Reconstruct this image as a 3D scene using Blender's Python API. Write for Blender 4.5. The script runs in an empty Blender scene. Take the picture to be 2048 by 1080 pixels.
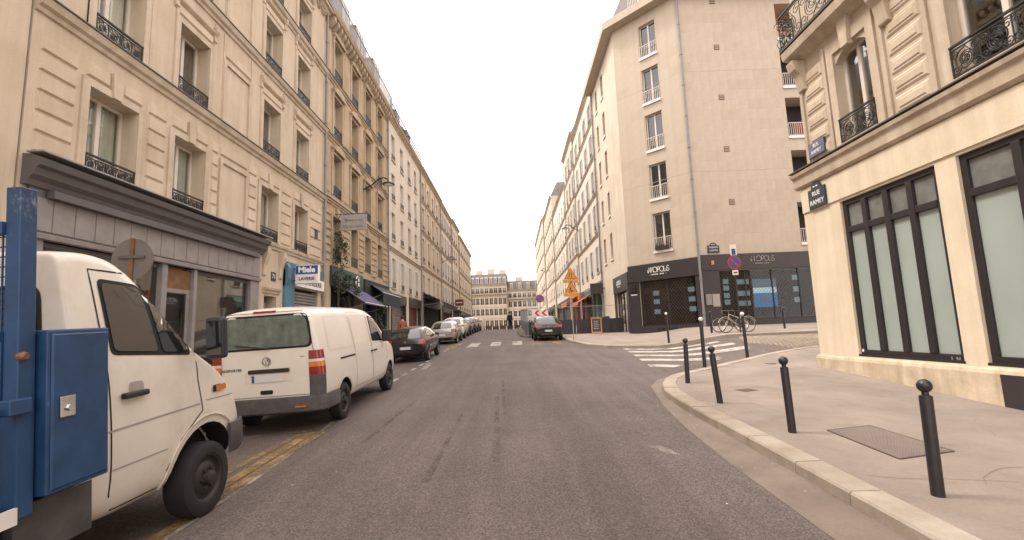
import bpy, bmesh, math, random
from mathutils import Vector, Matrix
from mathutils.bvhtree import BVHTree
random.seed(7)
PI = math.pi
R = math.radians
scn = bpy.context.scene
C = scn.collection
# ------------------------------------------------------------------ camera, light
# the eye level is z = 0; the road at the camera lies at z = -1.9
cam_d = bpy.data.cameras.new('camera')
cam_d.sensor_width = 36.0
cam_d.lens = 944.0 / 2048.0 * 36.0
cam_d.clip_start = 0.05
cam_d.clip_end = 3000.0
cam = bpy.data.objects.new('camera', cam_d)
C.objects.link(cam)
cam.matrix_world = Matrix.Rotation(R(90 + 7.375), 4, 'X') @ Matrix.Rotation(R(-2.14), 4, 'Z')
scn.camera = cam
SUN_EL, SUN_AZ = R(58), R(-80)          # from the left, a little ahead
w = bpy.data.worlds.new('World')
scn.world = w
w.use_nodes = True
nt = w.node_tree
nt.nodes.clear()
wo = nt.nodes.new('ShaderNodeOutputWorld')
bg = nt.nodes.new('ShaderNodeBackground')
sky = nt.nodes.new('ShaderNodeTexSky')
sky.sky_type = 'NISHITA'
sky.sun_disc = False
sky.sun_elevation = SUN_EL
sky.sun_rotation = SUN_AZ
sky.dust_density = 6.0
sky.air_density = 1.0
hs = nt.nodes.new('ShaderNodeHueSaturation')
hs.inputs['Saturation'].default_value = 0.12
mx = nt.nodes.new('ShaderNodeMix')
mx.data_type = 'RGBA'
mx.inputs[0].default_value = 0.75                      # an even cloud layer over the clear sky
mx.inputs[7].default_value = (17.0, 15.3, 14.8, 1)
nt.links.new(sky.outputs[0], hs.inputs['Color'])
nt.links.new(hs.outputs[0], mx.inputs[6])
nt.links.new(mx.outputs[2], bg.inputs['Color'])
bg.inputs['Strength'].default_value = 0.1
nt.links.new(bg.outputs[0], wo.inputs[0])
sun_d = bpy.data.lights.new('sun', 'SUN')
sun_d.energy = 1.5
sun_d.angle = R(12)
sun_d.color = (1.0, 0.91, 0.8)
sun = bpy.data.objects.new('sun', sun_d)
C.objects.link(sun)
sd = Vector((math.sin(SUN_AZ) * math.cos(SUN_EL), math.cos(SUN_AZ) * math.cos(SUN_EL), math.sin(SUN_EL)))
sun.rotation_euler = sd.to_track_quat('Z', 'Y').to_euler()
sun.location = (-30, 5, 60)
vs = scn.view_settings
vs.view_transform = 'Standard'
vs.look = 'None'
vs.gamma = 1.0
vs.use_curve_mapping = False
vs.exposure = 0.98
# ------------------------------------------------------------------ materials
MATS = {}
def nodes(m):
    m.use_nodes = True
    t = m.node_tree
    t.nodes.clear()
    o = t.nodes.new('ShaderNodeOutputMaterial')
    b = t.nodes.new('ShaderNodeBsdfPrincipled')
    t.links.new(b.outputs[0], o.inputs[0])
    return t, o, b
def noise(t, scale, detail=4, rough=.6, stretch=None, coord='Object'):
    tc = t.nodes.new('ShaderNodeTexCoord')
    n = t.nodes.new('ShaderNodeTexNoise')
    n.inputs['Scale'].default_value = scale
    n.inputs['Detail'].default_value = detail
    n.inputs['Roughness'].default_value = rough
    src = tc.outputs[coord]
    if stretch:
        mp = t.nodes.new('ShaderNodeMapping')
        mp.inputs['Scale'].default_value = stretch
        t.links.new(src, mp.inputs[0])
        src = mp.outputs[0]
    t.links.new(src, n.inputs['Vector'])
    return n.outputs[0]
def ramp(t, f, lo, hi, c0=(0, 0, 0), c1=(1, 1, 1)):
    r = t.nodes.new('ShaderNodeValToRGB')
    r.color_ramp.elements[0].position = lo
    r.color_ramp.elements[1].position = hi
    r.color_ramp.elements[0].color = (*c0, 1)
    r.color_ramp.elements[1].color = (*c1, 1)
    t.links.new(f, r.inputs[0])
    return r.outputs[0]
def mix(t, f, a, b, mode='MIX'):
    m = t.nodes.new('ShaderNodeMix')
    m.data_type = 'RGBA'
    m.blend_type = mode
    for i, v in ((0, f), (6, a), (7, b)):
        if isinstance(v, (int, float)):
            m.inputs[i].default_value = v
        elif isinstance(v, tuple):
            m.inputs[i].default_value = (*v, 1)
        else:
            t.links.new(v, m.inputs[i])
    return m.outputs[2]
def bump(t, b, h, strength, dist=.01):
    n = t.nodes.new('ShaderNodeBump')
    n.inputs['Strength'].default_value = strength
    n.inputs['Distance'].default_value = dist
    t.links.new(h, n.inputs['Height'])
    t.links.new(n.outputs[0], b.inputs['Normal'])
def mat(name, col, rough=.6, metal=0., var=.12, scale=3., bumps=0., coat=0., spec=.5, dirt=0., rnd=0., scuff=None):
    if name in MATS:
        return MATS[name]
    m = bpy.data.materials.new(name)
    t, o, b = nodes(m)
    c = mix(t, ramp(t, noise(t, scale, 5), .3, .72), tuple(v * (1 - var) for v in col), tuple(min(1, v * (1 + var)) for v in col))
    if dirt:
        c = mix(t, ramp(t, noise(t, scale * .45, 6, .7), .48, .75), c, tuple(v * (1 - dirt) * k for v, k in zip(col, (1, .95, .88))))
    if scuff:                                            # scrapes through the paint
        c = mix(t, ramp(t, mix(t, .5, noise(t, 7, 8, .8, (1, 1, .5)), noise(t, 1.9, 2)), .6, .68), c, scuff)
    if rnd:
        oi = t.nodes.new('ShaderNodeObjectInfo')
        c = mix(t, 1.0, c, ramp(t, oi.outputs['Random'], 0., 1., (1 - rnd, 1 - rnd * 1.05, 1 - rnd * 1.12), (1, 1, 1)), 'MULTIPLY')
    t.links.new(c, b.inputs['Base Color'])
    b.inputs['Roughness'].default_value = rough
    b.inputs['Metallic'].default_value = metal
    b.inputs['Specular IOR Level'].default_value = spec
    b.inputs['Coat Weight'].default_value = coat
    b.inputs['Coat Roughness'].default_value = .06
    if bumps:
        bump(t, b, noise(t, scale * 12, 4), bumps)
    MATS[name] = m
    return m
def stone(name, col, dark=.72, scale=1.1, bumps=.25, streak=.25, rnd=0.):
    """limestone or render: blotches, rain streaks, fine grain"""
    if name in MATS:
        return MATS[name]
    m = bpy.data.materials.new(name)
    t, o, b = nodes(m)
    d = tuple(v * dark * k for v, k in zip(col, (1, .96, .9)))
    c = mix(t, ramp(t, noise(t, scale, 7, .65), .32, .7), d, col)
    c = mix(t, 1., c, ramp(t, noise(t, 2.2, 5, .6, (1.6, 1.6, .12)), .3, .62, (1 - streak, 1 - streak * 1.08, 1 - streak * 1.18), (1, 1, 1)), 'MULTIPLY')
    c = mix(t, 1., c, ramp(t, noise(t, 45, 3), .25, .75, (.9, .9, .9), (1.05, 1.05, 1.05)), 'MULTIPLY')
    if rnd:
        oi = t.nodes.new('ShaderNodeObjectInfo')
        c = mix(t, 1., c, ramp(t, oi.outputs['Random'], 0., .35, (1 - rnd, 1 - rnd * 1.1, 1 - rnd * 1.25), (1, 1, 1)), 'MULTIPLY')
    t.links.new(c, b.inputs['Base Color'])
    b.inputs['Roughness'].default_value = .85
    b.inputs['Specular IOR Level'].default_value = .25
    if bumps:
        bump(t, b, noise(t, 26, 5), bumps, .006)
    MATS[name] = m
    return m
def worn_paint(name, col, lo=.42, hi=.6):
    """road paint that has worn through to the asphalt in spots"""
    m = bpy.data.materials.new(name)
    t, o, b = nodes(m)
    t.links.new(mix(t, ramp(t, noise(t, 2.5, 5), .3, .7), tuple(v * .75 for v in col), col), b.inputs['Base Color'])
    b.inputs['Roughness'].default_value = .75
    tr = t.nodes.new('ShaderNodeBsdfTransparent')
    ms = t.nodes.new('ShaderNodeMixShader')
    f = mix(t, .5, noise(t, 14, 8, .8), noise(t, 2.2, 3))
    t.links.new(ramp(t, f, lo, hi), ms.inputs[0])
    t.links.new(b.outputs[0], ms.inputs[1])
    t.links.new(tr.outputs[0], ms.inputs[2])
    t.links.new(ms.outputs[0], o.inputs[0])
    MATS[name] = m
    return m
def glass(name, tint=(.8, .85, .84), gloss=.06):
    m = bpy.data.materials.new(name)
    t, o, b = nodes(m)
    t.nodes.remove(b)
    g = t.nodes.new('ShaderNodeBsdfGlossy')
    g.inputs['Roughness'].default_value = .02
    g.inputs['Color'].default_value = (.95, .95, .95, 1)
    tr = t.nodes.new('ShaderNodeBsdfTransparent')
    tr.inputs[0].default_value = (*tint, 1)
    fr = t.nodes.new('ShaderNodeLayerWeight')          # same from both sides of the pane
    fr.inputs[0].default_value = .5
    pw_ = t.nodes.new('ShaderNodeMath')
    pw_.operation = 'POWER'
    pw_.inputs[1].default_value = 2.4
    t.links.new(fr.outputs['Facing'], pw_.inputs[0])
    ad = t.nodes.new('ShaderNodeMath')
    ad.operation = 'MULTIPLY_ADD'
    ad.inputs[1].default_value = .85
    ad.inputs[2].default_value = gloss
    t.links.new(pw_.outputs[0], ad.inputs[0])
    ms = t.nodes.new('ShaderNodeMixShader')
    t.links.new(ad.outputs[0], ms.inputs[0])
    t.links.new(tr.outputs[0], ms.inputs[1])
    t.links.new(g.outputs[0], ms.inputs[2])
    t.links.new(ms.outputs[0], o.inputs[0])
    MATS[name] = m
    return m
def emit(name, col, s):
    m = bpy.data.materials.new(name)
    t, o, b = nodes(m)
    b.inputs['Base Color'].default_value = (*col, 1)
    b.inputs['Emission Color'].default_value = (*col, 1)
    b.inputs['Emission Strength'].default_value = s
    b.inputs['Roughness'].default_value = .3
    MATS[name] = m
    return m
def asphalt(name, c0, c1, grain=160., patch=.5, speck=True):
    m = bpy.data.materials.new(name)
    t, o, b = nodes(m)
    c = mix(t, ramp(t, noise(t, patch, 6, .6), .35, .68), c0, c1)
    if speck:
        v = t.nodes.new('ShaderNodeTexVoronoi')
        v.inputs['Scale'].default_value = grain * .45
        tc = t.nodes.new('ShaderNodeTexCoord')
        t.links.new(tc.outputs['Object'], v.inputs['Vector'])
        bw = t.nodes.new('ShaderNodeRGBToBW')
        t.links.new(v.outputs['Color'], bw.inputs[0])
        c = mix(t, 1., c, ramp(t, bw.outputs[0], .15, .9, (.6, .59, .59), (1.5, 1.47, 1.43)), 'MULTIPLY')
    if speck:
        c = mix(t, 1., c, ramp(t, noise(t, 1.6, 4, .6, (2.2, .12, 1)), .3, .62, (.84, .83, .82), (1.04, 1.04, 1.04)), 'MULTIPLY')
    if not speck:
        c = mix(t, 1., c, ramp(t, noise(t, 38, 5, .75), .3, .7, (.86, .85, .84), (1.08, 1.08, 1.08)), 'MULTIPLY')
        c = mix(t, 1., c, ramp(t, noise(t, 2.6, 7, .7), .5, .78, (1, 1, 1), (.82, .81, .8)), 'MULTIPLY')
    t.links.new(c, b.inputs['Base Color'])
    b.inputs['Roughness'].default_value = .82
    b.inputs['Specular IOR Level'].default_value = .35
    bump(t, b, noise(t, grain, 3), .5, .008)
    MATS[name] = m
    return m
asphalt('asphalt', (.104, .085, .077), (.136, .112, .102))
asphalt('pavement', (.23, .19, .16), (.31, .258, .22), 260., .8, False)
asphalt('gutter', (.18, .145, .117), (.245, .2, .162), 300., 1.4, False)
stone('kerb', (.43, .375, .315), .72, 2.5, .4, .1, .2)
stone('lime', (.60, .51, .395), .82, .7, .25, .16)
stone('lime_panel', (.61, .52, .405), .84, 1.3, .25, .1, .12)
stone('lime_trim', (.60, .51, .4), .78, 1.6, .2, .22)
stone('ochre', (.51, .41, .285), .78, .8, .3, .25)
stone('ochre_trim', (.5, .405, .29), .74, 1.6, .3, .25)
stone('cream', (.67, .59, .48), .84, .6, .15, .16)
stone('white_wall', (.72, .66, .57), .86, .5, .12, .14)
stone('slab', (.52, .45, .365), .9, .8, .1, .08, .06)
stone('render', (.74, .645, .5), .86, .7, .3, .14)
stone('render_plinth', (.68, .575, .43), .7, 2.4, .4, .3)
stone('far_beige', (.66, .58, .46), .86, .4, .0, .12)
stone('roof_zinc', (.27, .27, .275), .8, .7, .1, .2)
stone('roof_slate', (.2, .185, .18), .75, 2.0, .3, .2)
mat('grey_paint', (.235, .215, .205), .5, dirt=.25)
mat('grey_dark', (.10, .088, .085), .55)
mat('charcoal', (.034, .027, .029), .45, var=.1)
mat('charcoal2', (.028, .024, .026), .5)
mat('iron', (.016, .014, .015), .42, var=.2)
mat('bollard', (.022, .019, .022), .38, var=.25, dirt=.3, scale=9)
mat('frame_white', (.62, .57, .5), .45, var=.06)
mat('frame_brown', (.11, .07, .05), .5)
mat('frame_dark', (.022, .018, .02), .4)
mat('curtain', (.52, .53, .46), .9, var=.15, scale=1.5)
mat('curtain_white', (.7, .68, .62), .9, var=.1)
mat('room_shade', (.035, .03, .028), .9)  # near-black, stands in for the shade inside rooms and openings
mat('zinc', (.30, .29, .285), .5, .3, dirt=.2)
mat('flashing', (.10, .085, .075), .6)
mat('pipe_grey', (.22, .21, .21), .5, .1)
mat('shutter', (.62, .58, .52), .6, var=.08)
mat('shutter_steel', (.25, .235, .225), .5, .3, dirt=.35)
mat('truck_white', (.70, .65, .575), .34, coat=.25, var=.05, dirt=.22, scale=2.2, scuff=(.34, .25, .18))
mat('van_white', (.72, .675, .60), .3, coat=.35, var=.04, dirt=.08, scale=1.4)
mat('truck_blue', (.016, .058, .145), .45, var=.25, dirt=.3, scale=4, scuff=(.2, .25, .32))
mat('black_plastic', (.022, .02, .021), .5, var=.2)
mat('bumper_grey', (.075, .07, .072), .6, var=.3, dirt=.4, scale=5)
mat('rubber', (.016, .014, .014), .8, var=.25, scale=9)
mat('steel_rim', (.045, .04, .038), .55, .4, dirt=.4, scale=9)
mat('alloy', (.32, .31, .3), .4, .7)
mat('chrome', (.6, .6, .6), .15, 1.)
mat('lamp_red', (.24, .016, .012), .2, coat=.6)
mat('lamp_orange', (.6, .17, .02), .25, coat=.5)
mat('lamp_clear', (.6, .55, .5), .15, coat=.6)
mat('car_glass', (.012, .014, .015), .04, coat=1., var=.3, spec=.8)
mat('gap', (.012, .011, .011), .8)
mat('car_black', (.008, .007, .009), .24, coat=.6, var=.1)
mat('car_brown', (.008, .006, .006), .25, coat=.5, var=.1)
mat('car_silver', (.40, .38, .355), .3, .55, coat=.6, var=.04)
mat('car_white', (.72, .69, .63), .3, coat=.6, var=.03)
mat('car_grey', (.07, .065, .065), .25, .3, coat=.7)
mat('car_red', (.12, .015, .015), .25, .1, coat=.7)
mat('car_blue', (.03, .04, .07), .25, .2, coat=.7)
mat('plate', (.62, .62, .6), .4, var=.05)
mat('plate_blue', (.03, .07, .3), .4)
mat('sign_white', (.75, .72, .68), .5, var=.05)
mat('sign_grey', (.33, .30, .285), .55, dirt=.2)
mat('sign_back', (.16, .145, .135), .55, .2, dirt=.3, scale=6)
mat('sign_blue', (.025, .09, .28), .45)
mat('plaque_blue', (.03, .042, .06), .35, dirt=.3, scale=8)
mat('plaque_green', (.02, .05, .035), .4)
mat('sign_yellow', (.5, .25, .03), .5)
mat('sign_red', (.55, .03, .02), .45)
mat('letter_white', (.8, .78, .74), .5, var=.02)
mat('letter_dark', (.03, .03, .035), .5)
mat('letter_gold', (.4, .3, .08), .5)
mat('teal', (.016, .055, .055), .5)
mat('navy', (.010, .018, .03), .7)
mat('awning_green', (.012, .028, .022), .8)
mat('awning_purple', (.085, .075, .15), .8)
mat('awning_orange', (.55, .13, .035), .8)
mat('green_paint', (.07, .17, .14), .5)
mat('red_paint', (.12, .025, .02), .5)
mat('wood_brown', (.16, .075, .03), .6, var=.3, scale=6)
mat('wood_orange', (.5, .22, .05), .6)
mat('blue_paint', (.07, .17, .24), .5, dirt=.2)
mat('slate_board', (.03, .03, .03), .6)
mat('leaf', (.045, .07, .022), .6, var=.4, scale=9, rnd=.3)
mat('leaf_dark', (.03, .05, .02), .6, var=.4, scale=9)
mat('bark', (.09, .06, .04), .8)
mat('flower_red', (.4, .05, .03), .6)
mat('terracotta', (.35, .12, .05), .7)
mat('skin', (.42, .24, .17), .55)
mat('cloth_black', (.014, .013, .015), .85)
mat('cloth_orange', (.24, .075, .035), .85)
mat('cloth_red', (.22, .04, .03), .85)
mat('hair', (.02, .014, .01), .7)
mat('bike_cream', (.55, .48, .38), .35, coat=.4)
mat('bike_dark', (.03, .028, .03), .4)
mat('grate_stud', (.27, .215, .185), .5, .3)
mat('grate', (.12, .09, .075), .6, .3, dirt=.35, scale=8)
mat('brass', (.26, .2, .14), .6)
mat('plaque_faded', (.13, .13, .2), .6, dirt=.35, scale=9)
mat('poster', (.35, .5, .6), .5, var=.6, scale=9)
emit('screen_sky', (.09, .2, .3), .55)
emit('screen_sea', (.015, .19, .45), .7)
emit('screen_pale', (.5, .7, .8), .8)
emit('screen_sand', (.35, .17, .05), .4)
emit('listing', (.30, .42, .47), .55)
worn_paint('paint_white', (.5, .45, .39), .47, .64)
worn_paint('paint_yellow', (.36, .23, .085), .42, .6)
worn_paint('paint_faded', (.42, .37, .31), .40, .58)
worn_paint('stain', (.092, .076, .069), .2, .56)
glass('pane_van', (.85, .88, .85), .03)
glass('pane_clear', (.9, .92, .9), .07)
glass('pane_shop', (.62, .62, .6), .03)
mat('pane_dark', (.03, .03, .031), .03, var=.3, coat=.6, spec=.8, scale=.8)
mat('pane_frost', (.33, .375, .345), .2, var=.1, coat=.6, scale=.5)
mat('pane_grey', (.17, .175, .165), .15, var=.25, coat=.4)
def M(n):
    return MATS[n]
# ------------------------------------------------------------------ mesh helpers
class MB:
    def __init__(s):
        s.v, s.f, s.m = [], [], []
    def add(s, v, f, m=0):
        k = len(s.v)
        s.v += [tuple(p) for p in v]
        s.f += [tuple(i + k for i in q) for q in f]
        s.m += [m] * len(f)
        return s
    def box(s, x0, x1, y0, y1, z0, z1, m=0):
        v = [(x, y, z) for z in (z0, z1) for y in (y0, y1) for x in (x0, x1)]
        return s.add(v, [(0, 2, 3, 1), (4, 5, 7, 6), (0, 1, 5, 4), (2, 6, 7, 3), (0, 4, 6, 2), (1, 3, 7, 5)], m)
    def panel(s, x0, x1, z0, z1, y, out, ch=.02, m=0):
        """a raised block on a facade with chamfered edges, proud by `out` towards -y"""
        a, b = y, y - out
        v = [(x0, a, z0), (x1, a, z0), (x1, a, z1), (x0, a, z1), (x0 + ch, b, z0 + ch), (x1 - ch, b, z0 + ch), (x1 - ch, b, z1 - ch), (x0 + ch, b, z1 - ch)]
        return s.add(v, [(4, 5, 6, 7), (0, 1, 5, 4), (1, 2, 6, 5), (2, 3, 7, 6), (3, 0, 4, 7)], m)
    def quad(s, a, b, c, d, m=0):
        return s.add([a, b, c, d], [(0, 1, 2, 3)], m)
    def tube(s, pts, r, n=6, m=0, closed=False, cap=True):
        pts = [Vector(p) for p in pts]
        k = len(pts)
        rr = r if isinstance(r, (list, tuple)) else [r] * k
        vs, fs = [], []
        for i, p in enumerate(pts):
            if closed:
                d = pts[(i + 1) % k] - pts[i - 1]
            else:
                d = pts[min(i + 1, k - 1)] - pts[max(i - 1, 0)]
            d.normalize()
            u = d.cross(Vector((0, 0, 1)) if abs(d.z) < .95 else Vector((1, 0, 0))).normalized()
            w_ = d.cross(u)
            for j in range(n):
                a = 2 * PI * (j + .5) / n
                vs.append(p + (u * math.cos(a) + w_ * math.sin(a)) * rr[i])
        for i in range(k if closed else k - 1):
            i2 = (i + 1) % k
            for j in range(n):
                j2 = (j + 1) % n
                fs.append((i * n + j, i * n + j2, i2 * n + j2, i2 * n + j))
        if cap and not closed:
            fs.append(tuple(range(n - 1, -1, -1)))
            fs.append(tuple(range((k - 1) * n, k * n)))
        return s.add(vs, fs, m)
    def prism(s, poly, axis, a, b, m=0):
        """extrude a 2D polygon along an axis: axis x -> poly (y,z), y -> (x,z), z -> (x,y)"""
        n = len(poly)
        def P(p, t):
            return {'x': (t, p[0], p[1]), 'y': (p[0], t, p[1]), 'z': (p[0], p[1], t)}[axis]
        v = [P(p, a) for p in poly] + [P(p, b) for p in poly]
        f = [tuple(range(n)), tuple(range(2 * n - 1, n - 1, -1))] + [(i, i + n, (i + 1) % n + n, (i + 1) % n) for i in range(n)]
        return s.add(v, f, m)
    def lathe(s, prof, n=16, c=(0, 0, 0), axis='z', m=0):
        vs, fs = [], []
        for r_, h in prof:
            for j in range(n):
                a = 2 * PI * j / n
                x, y = r_ * math.cos(a), r_ * math.sin(a)
                p = {'z': (x, y, h), 'x': (h, x, y), 'y': (x, h, y)}[axis]
                vs.append((p[0] + c[0], p[1] + c[1], p[2] + c[2]))
        for i in range(len(prof) - 1):
            for j in range(n):
                j2 = (j + 1) % n
                fs.append((i * n + j, i * n + j2, (i + 1) * n + j2, (i + 1) * n + j))
        fs.append(tuple(range(n)))
        fs.append(tuple(range((len(prof) - 1) * n, len(prof) * n)))
        return s.add(vs, fs, m)
    def mesh(s, name, mats, smooth=False, fix=True):
        me = bpy.data.meshes.new(name)
        me.from_pydata(s.v, [], s.f)
        for x in (mats if isinstance(mats, (list, tuple)) else [mats]):
            me.materials.append(M(x) if isinstance(x, str) else x)
        if any(s.m):
            me.polygons.foreach_set('material_index', s.m)
        if fix:
            bm = bmesh.new()
            bm.from_mesh(me)
            bmesh.ops.recalc_face_normals(bm, faces=bm.faces)
            bm.to_mesh(me)
            bm.free()
        if smooth:
            me.shade_smooth()
            me.set_sharp_from_angle(angle=R(40))
        me.update()
        return me
    def build(s, name, mats, parent=None, loc=(0, 0, 0), rz=0., smooth=False, bevel=0.):
        return link(name, s.mesh(name, mats, smooth), parent, loc, rz, bevel)
def link(name, me, parent=None, loc=(0, 0, 0), rz=0., bevel=0.):
    o = bpy.data.objects.new(name, me)
    C.objects.link(o)
    o.parent = parent
    o.location = loc
    o.rotation_euler = (0, 0, rz)
    if bevel:
        b = o.modifiers.new('bevel', 'BEVEL')
        b.width = bevel
        b.segments = 2
        b.limit_method = 'ANGLE'
    return o
def thing(name, label, cat, loc=(0, 0, 0), rz=0., group=None, rot=None):
    o = bpy.data.objects.new(name, None)
    C.objects.link(o)
    o.empty_display_size = .2
    o.location = loc
    o.rotation_euler = rot or (0, 0, rz)
    return tag(o, label, cat, group)
def tag(o, label, cat, group=None):
    o['label'] = label
    o['category'] = cat
    if group:
        o['group'] = group
    return o
def struct(o):
    o['kind'] = 'structure'
    return o
def copy_tree(o, parent=None):
    c = o.copy()
    C.objects.link(c)
    c.parent = parent
    for ch in o.children:
        copy_tree(ch, c)
    return c
_tc = {}
def text(body, size, m, parent, loc, rot=(R(90), 0, 0), name='lettering', ext=.004, align='CENTER', sx=1., bold=0.):
    """flat lettering standing in the xz plane, facing -y by default"""
    cu = bpy.data.curves.new('lettering', 'FONT')
    cu.body = body
    cu.size = size
    cu.extrude = ext
    cu.align_x = align
    cu.align_y = 'CENTER'
    cu.offset = bold
    cu.resolution_u = 3
    tmp = bpy.data.objects.new('tmp', cu)
    C.objects.link(tmp)
    dg = bpy.context.evaluated_depsgraph_get()
    me = bpy.data.meshes.new_from_object(tmp.evaluated_get(dg))
    bpy.data.objects.remove(tmp)
    me.materials.clear()
    me.materials.append(M(m))
    o = link(name, me, parent, loc)
    o.rotation_euler = rot
    o.scale = (sx, 1, 1)
    return o
# ------------------------------------------------------------------ the ground's height
def sstep(a, b, x):
    t = min(1., max(0., (x - a) / (b - a)))
    return t * t * (3 - 2 * t)
def G(y):
    s = .0415
    if y < 44:
        return -1.9 + s * y
    if y < 60:
        t = (y - 44) / 16
        return -1.9 + s * 44 + (s * t + (.004 - s) * t * t / 2) * 16
    return -1.9 + s * 44 + (s + (.004 - s) / 2) * 16 + .004 * (y - 60)
def H(x, y):
    """road surface: climbing street, cambered to the left gutter, side street climbing to the right"""
    z = G(y)
    if x < -2.3:
        z -= .035 * (min(-x, 5.5) - 2.3)
    x0 = 6. + max(0., y - 20) * .2
    z += .48 * sstep(x0, x0 + 3.8, x) * sstep(13., 18., y)
    return z
def HS(x, y):
    """pavement surface"""
    z = G(y) + .12
    if x < -2.3:
        return z
    x0 = 6. + max(0., y - 20) * .2
    z += .46 * sstep(x0, x0 + 3.5, x) * sstep(13., 18., y)
    z -= .11 * sstep(3.3, 8.2, x) * (1 - sstep(7.5, 13., y))
    return z
def sheet(name, polys, hf, mats, dz=0., step=.8, parent=None):
    """a polygon in plan, cut into a grid and laid on the ground function"""
    bm = bmesh.new()
    for poly in polys:
        b2 = bmesh.new()
        f = b2.faces.new([b2.verts.new((p[0], p[1], 0)) for p in poly])
        for ax in (0, 1):
            lo = min(p[ax] for p in poly)
            hi = max(p[ax] for p in poly)
            n = int((hi - lo) / step)
            for i in range(1, n + 1):
                co = [0, 0, 0]
                no = [0, 0, 0]
                co[ax] = lo + (hi - lo) * i / (n + 1)
                no[ax] = 1
                bmesh.ops.bisect_plane(b2, geom=b2.verts[:] + b2.edges[:] + b2.faces[:], plane_co=co, plane_no=no)
        for v in b2.verts:
            v.co.z = hf(v.co.x, v.co.y) + dz
        tmp = bpy.data.meshes.new('t')
        b2.to_mesh(tmp)
        b2.free()
        bm.from_mesh(tmp)
        bpy.data.meshes.remove(tmp)
    bmesh.ops.triangulate(bm, faces=[f for f in bm.faces if len(f.verts) > 4])
    for f in bm.faces:
        f.normal_update()
        if f.normal.z < 0:
            f.normal_flip()
    me = bpy.data.meshes.new(name)
    bm.to_mesh(me)
    bm.free()
    me.materials.append(M(mats))
    me.shade_smooth()
    return link(name, me, parent)
# ------------------------------------------------------------------ the setting: ground, road, pavements, kerbs
gm = MB().quad((-900, -700, -6), (900, -700, -6), (900, 1500, -6), (-900, 1500, -6)).build('ground', 'pavement')
struct(gm)
def frange(*segs):
    out = []
    for a, b, n in segs:
        out += [a + (b - a) * i / n for i in range(n)]
    return out + [segs[-1][1]]
xs = frange((-70, -6, 16), (-6, 4, 20), (4, 16, 40), (16, 70, 14))
ys = frange((-30, 0, 10), (0, 11, 11), (11, 32, 60), (32, 66, 24), (66, 210, 24))
mb = MB().add([(x, y, H(x, y)) for y in ys for x in xs], [(j * len(xs) + i, j * len(xs) + i + 1, (j + 1) * len(xs) + i + 1, (j + 1) * len(xs) + i) for j in range(len(ys) - 1) for i in range(len(xs) - 1)])
struct(link('road', mb.mesh('road', 'asphalt', True, False)))
near_kerb = [(3.02, -12), (3.03, 3.7), (3.05, 5.9), (3.04, 7.6), (3.04, 9.1), (3.12, 10.2), (3.34, 11.1), (3.7, 11.95), (4.05, 12.5), (4.5, 12.9), (5.25, 13.5), (6.45, 14.6), (7.35, 15.15), (8.1, 15.5), (10.2, 16.0), (24, 17.2)]
far_kerb = [(30, 21.4), (20, 20.9), (14, 20.6), (9.7, 20.3), (8.2, 20.7), (6.9, 21.4), (5.5, 21.95), (4.4, 22.4), (3.6, 24.0), (3.42, 25.6), (3.2, 27.0), (3.12, 28.6), (3.12, 48), (3.12, 76), (3.12, 120)]
left_kerb = [(-5.45, -12), (-5.45, 99)]
KW = .3
def offset_line(line, d):
    out = []
    for i, p in enumerate(line):
        a = Vector(line[max(i - 1, 0)])
        b = Vector(line[min(i + 1, len(line) - 1)])
        t = (b - a).normalized()
        out.append((p[0] + t.y * d, p[1] - t.x * d))
    return out
nin = offset_line(near_kerb, KW)
fin = offset_line(far_kerb, KW)
struct(sheet('pavement', [nin + [(24, -12)]], HS, 'pavement', 0., .7))
struct(sheet('pavement', [fin + [(30, 120)]], HS, 'pavement', 0., 1.2))
struct(sheet('pavement', [[(-5.75, -12), (-5.75, 99), (-14, 99), (-14, -12)]], HS, 'pavement', 0., 1.5))
def kerb(line, side, length, far=1e9):
    """a row of granite kerb stones; the road lies on the `side` hand of the line"""
    root = struct(bpy.data.objects.new('kerb', None))
    C.objects.link(root)
    pts, acc = [], 0.
    seg = []
    for a, b in zip(line, line[1:]):
        seg.append((Vector(a), Vector(b), acc))
        acc += (Vector(b) - Vector(a)).length
    def at(s):
        for a, b, s0 in seg:
            L = (b - a).length
            if s <= s0 + L or (a, b, s0) == seg[-1]:
                t = (s - s0) / L
                return a + (b - a) * t, (b - a).normalized()
    s = 0.
    while s < acc - .2:
        n = length * random.uniform(.82, 1.15)
        e = min(s + n, acc)
        mb = MB()
        k = 4
        vs, fs = [], []
        dz = random.uniform(-.006, .006)
        for i in range(k + 1):
            p, t = at(s + .006 + (e - s - .012) * i / k)
            q = Vector((t.y, -t.x)) * side
            ins = p + q * KW
            z = HS(ins.x, ins.y) + .012 + dz
            z0 = min(H(p.x, p.y), z - .1) - .15
            c = p + q * .018
            for (w_, h) in ((p, z0), (p, z - .022), (c, z), (ins + q * -.004, z), (ins + q * -.004, z0)):
                vs.append((w_.x, w_.y, h))
        for i in range(k):
            for j in range(4):
                fs.append((i * 5 + j, i * 5 + j + 1, i * 5 + j + 6, i * 5 + j + 5))
        fs += [(0, 1, 2, 3, 4), tuple(k * 5 + j for j in range(5))]
        mb.add(vs, fs).build('kerb_stone', 'kerb', root)
        s = e
kerb(near_kerb, 1, 1.02)
kerb(far_kerb, 1, 1.15)
kerb([(-5.45, 99), (-5.45, -12)][::-1], -1, 1.3)
# concrete gutter strip along the near kerb
gut = offset_line(near_kerb[:9], -.55)
gut = [(2.5, -12), (2.47, 3.7), (2.5, 5.9), (2.6, 7.6), (2.78, 9.2), (3.0, 10.4), (3.2, 11.5), (3.62, 12.4), (4.0, 12.8)]
struct(sheet('gutter', [near_kerb[:9] + gut[::-1]], H, 'gutter', .004, .6))
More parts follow.
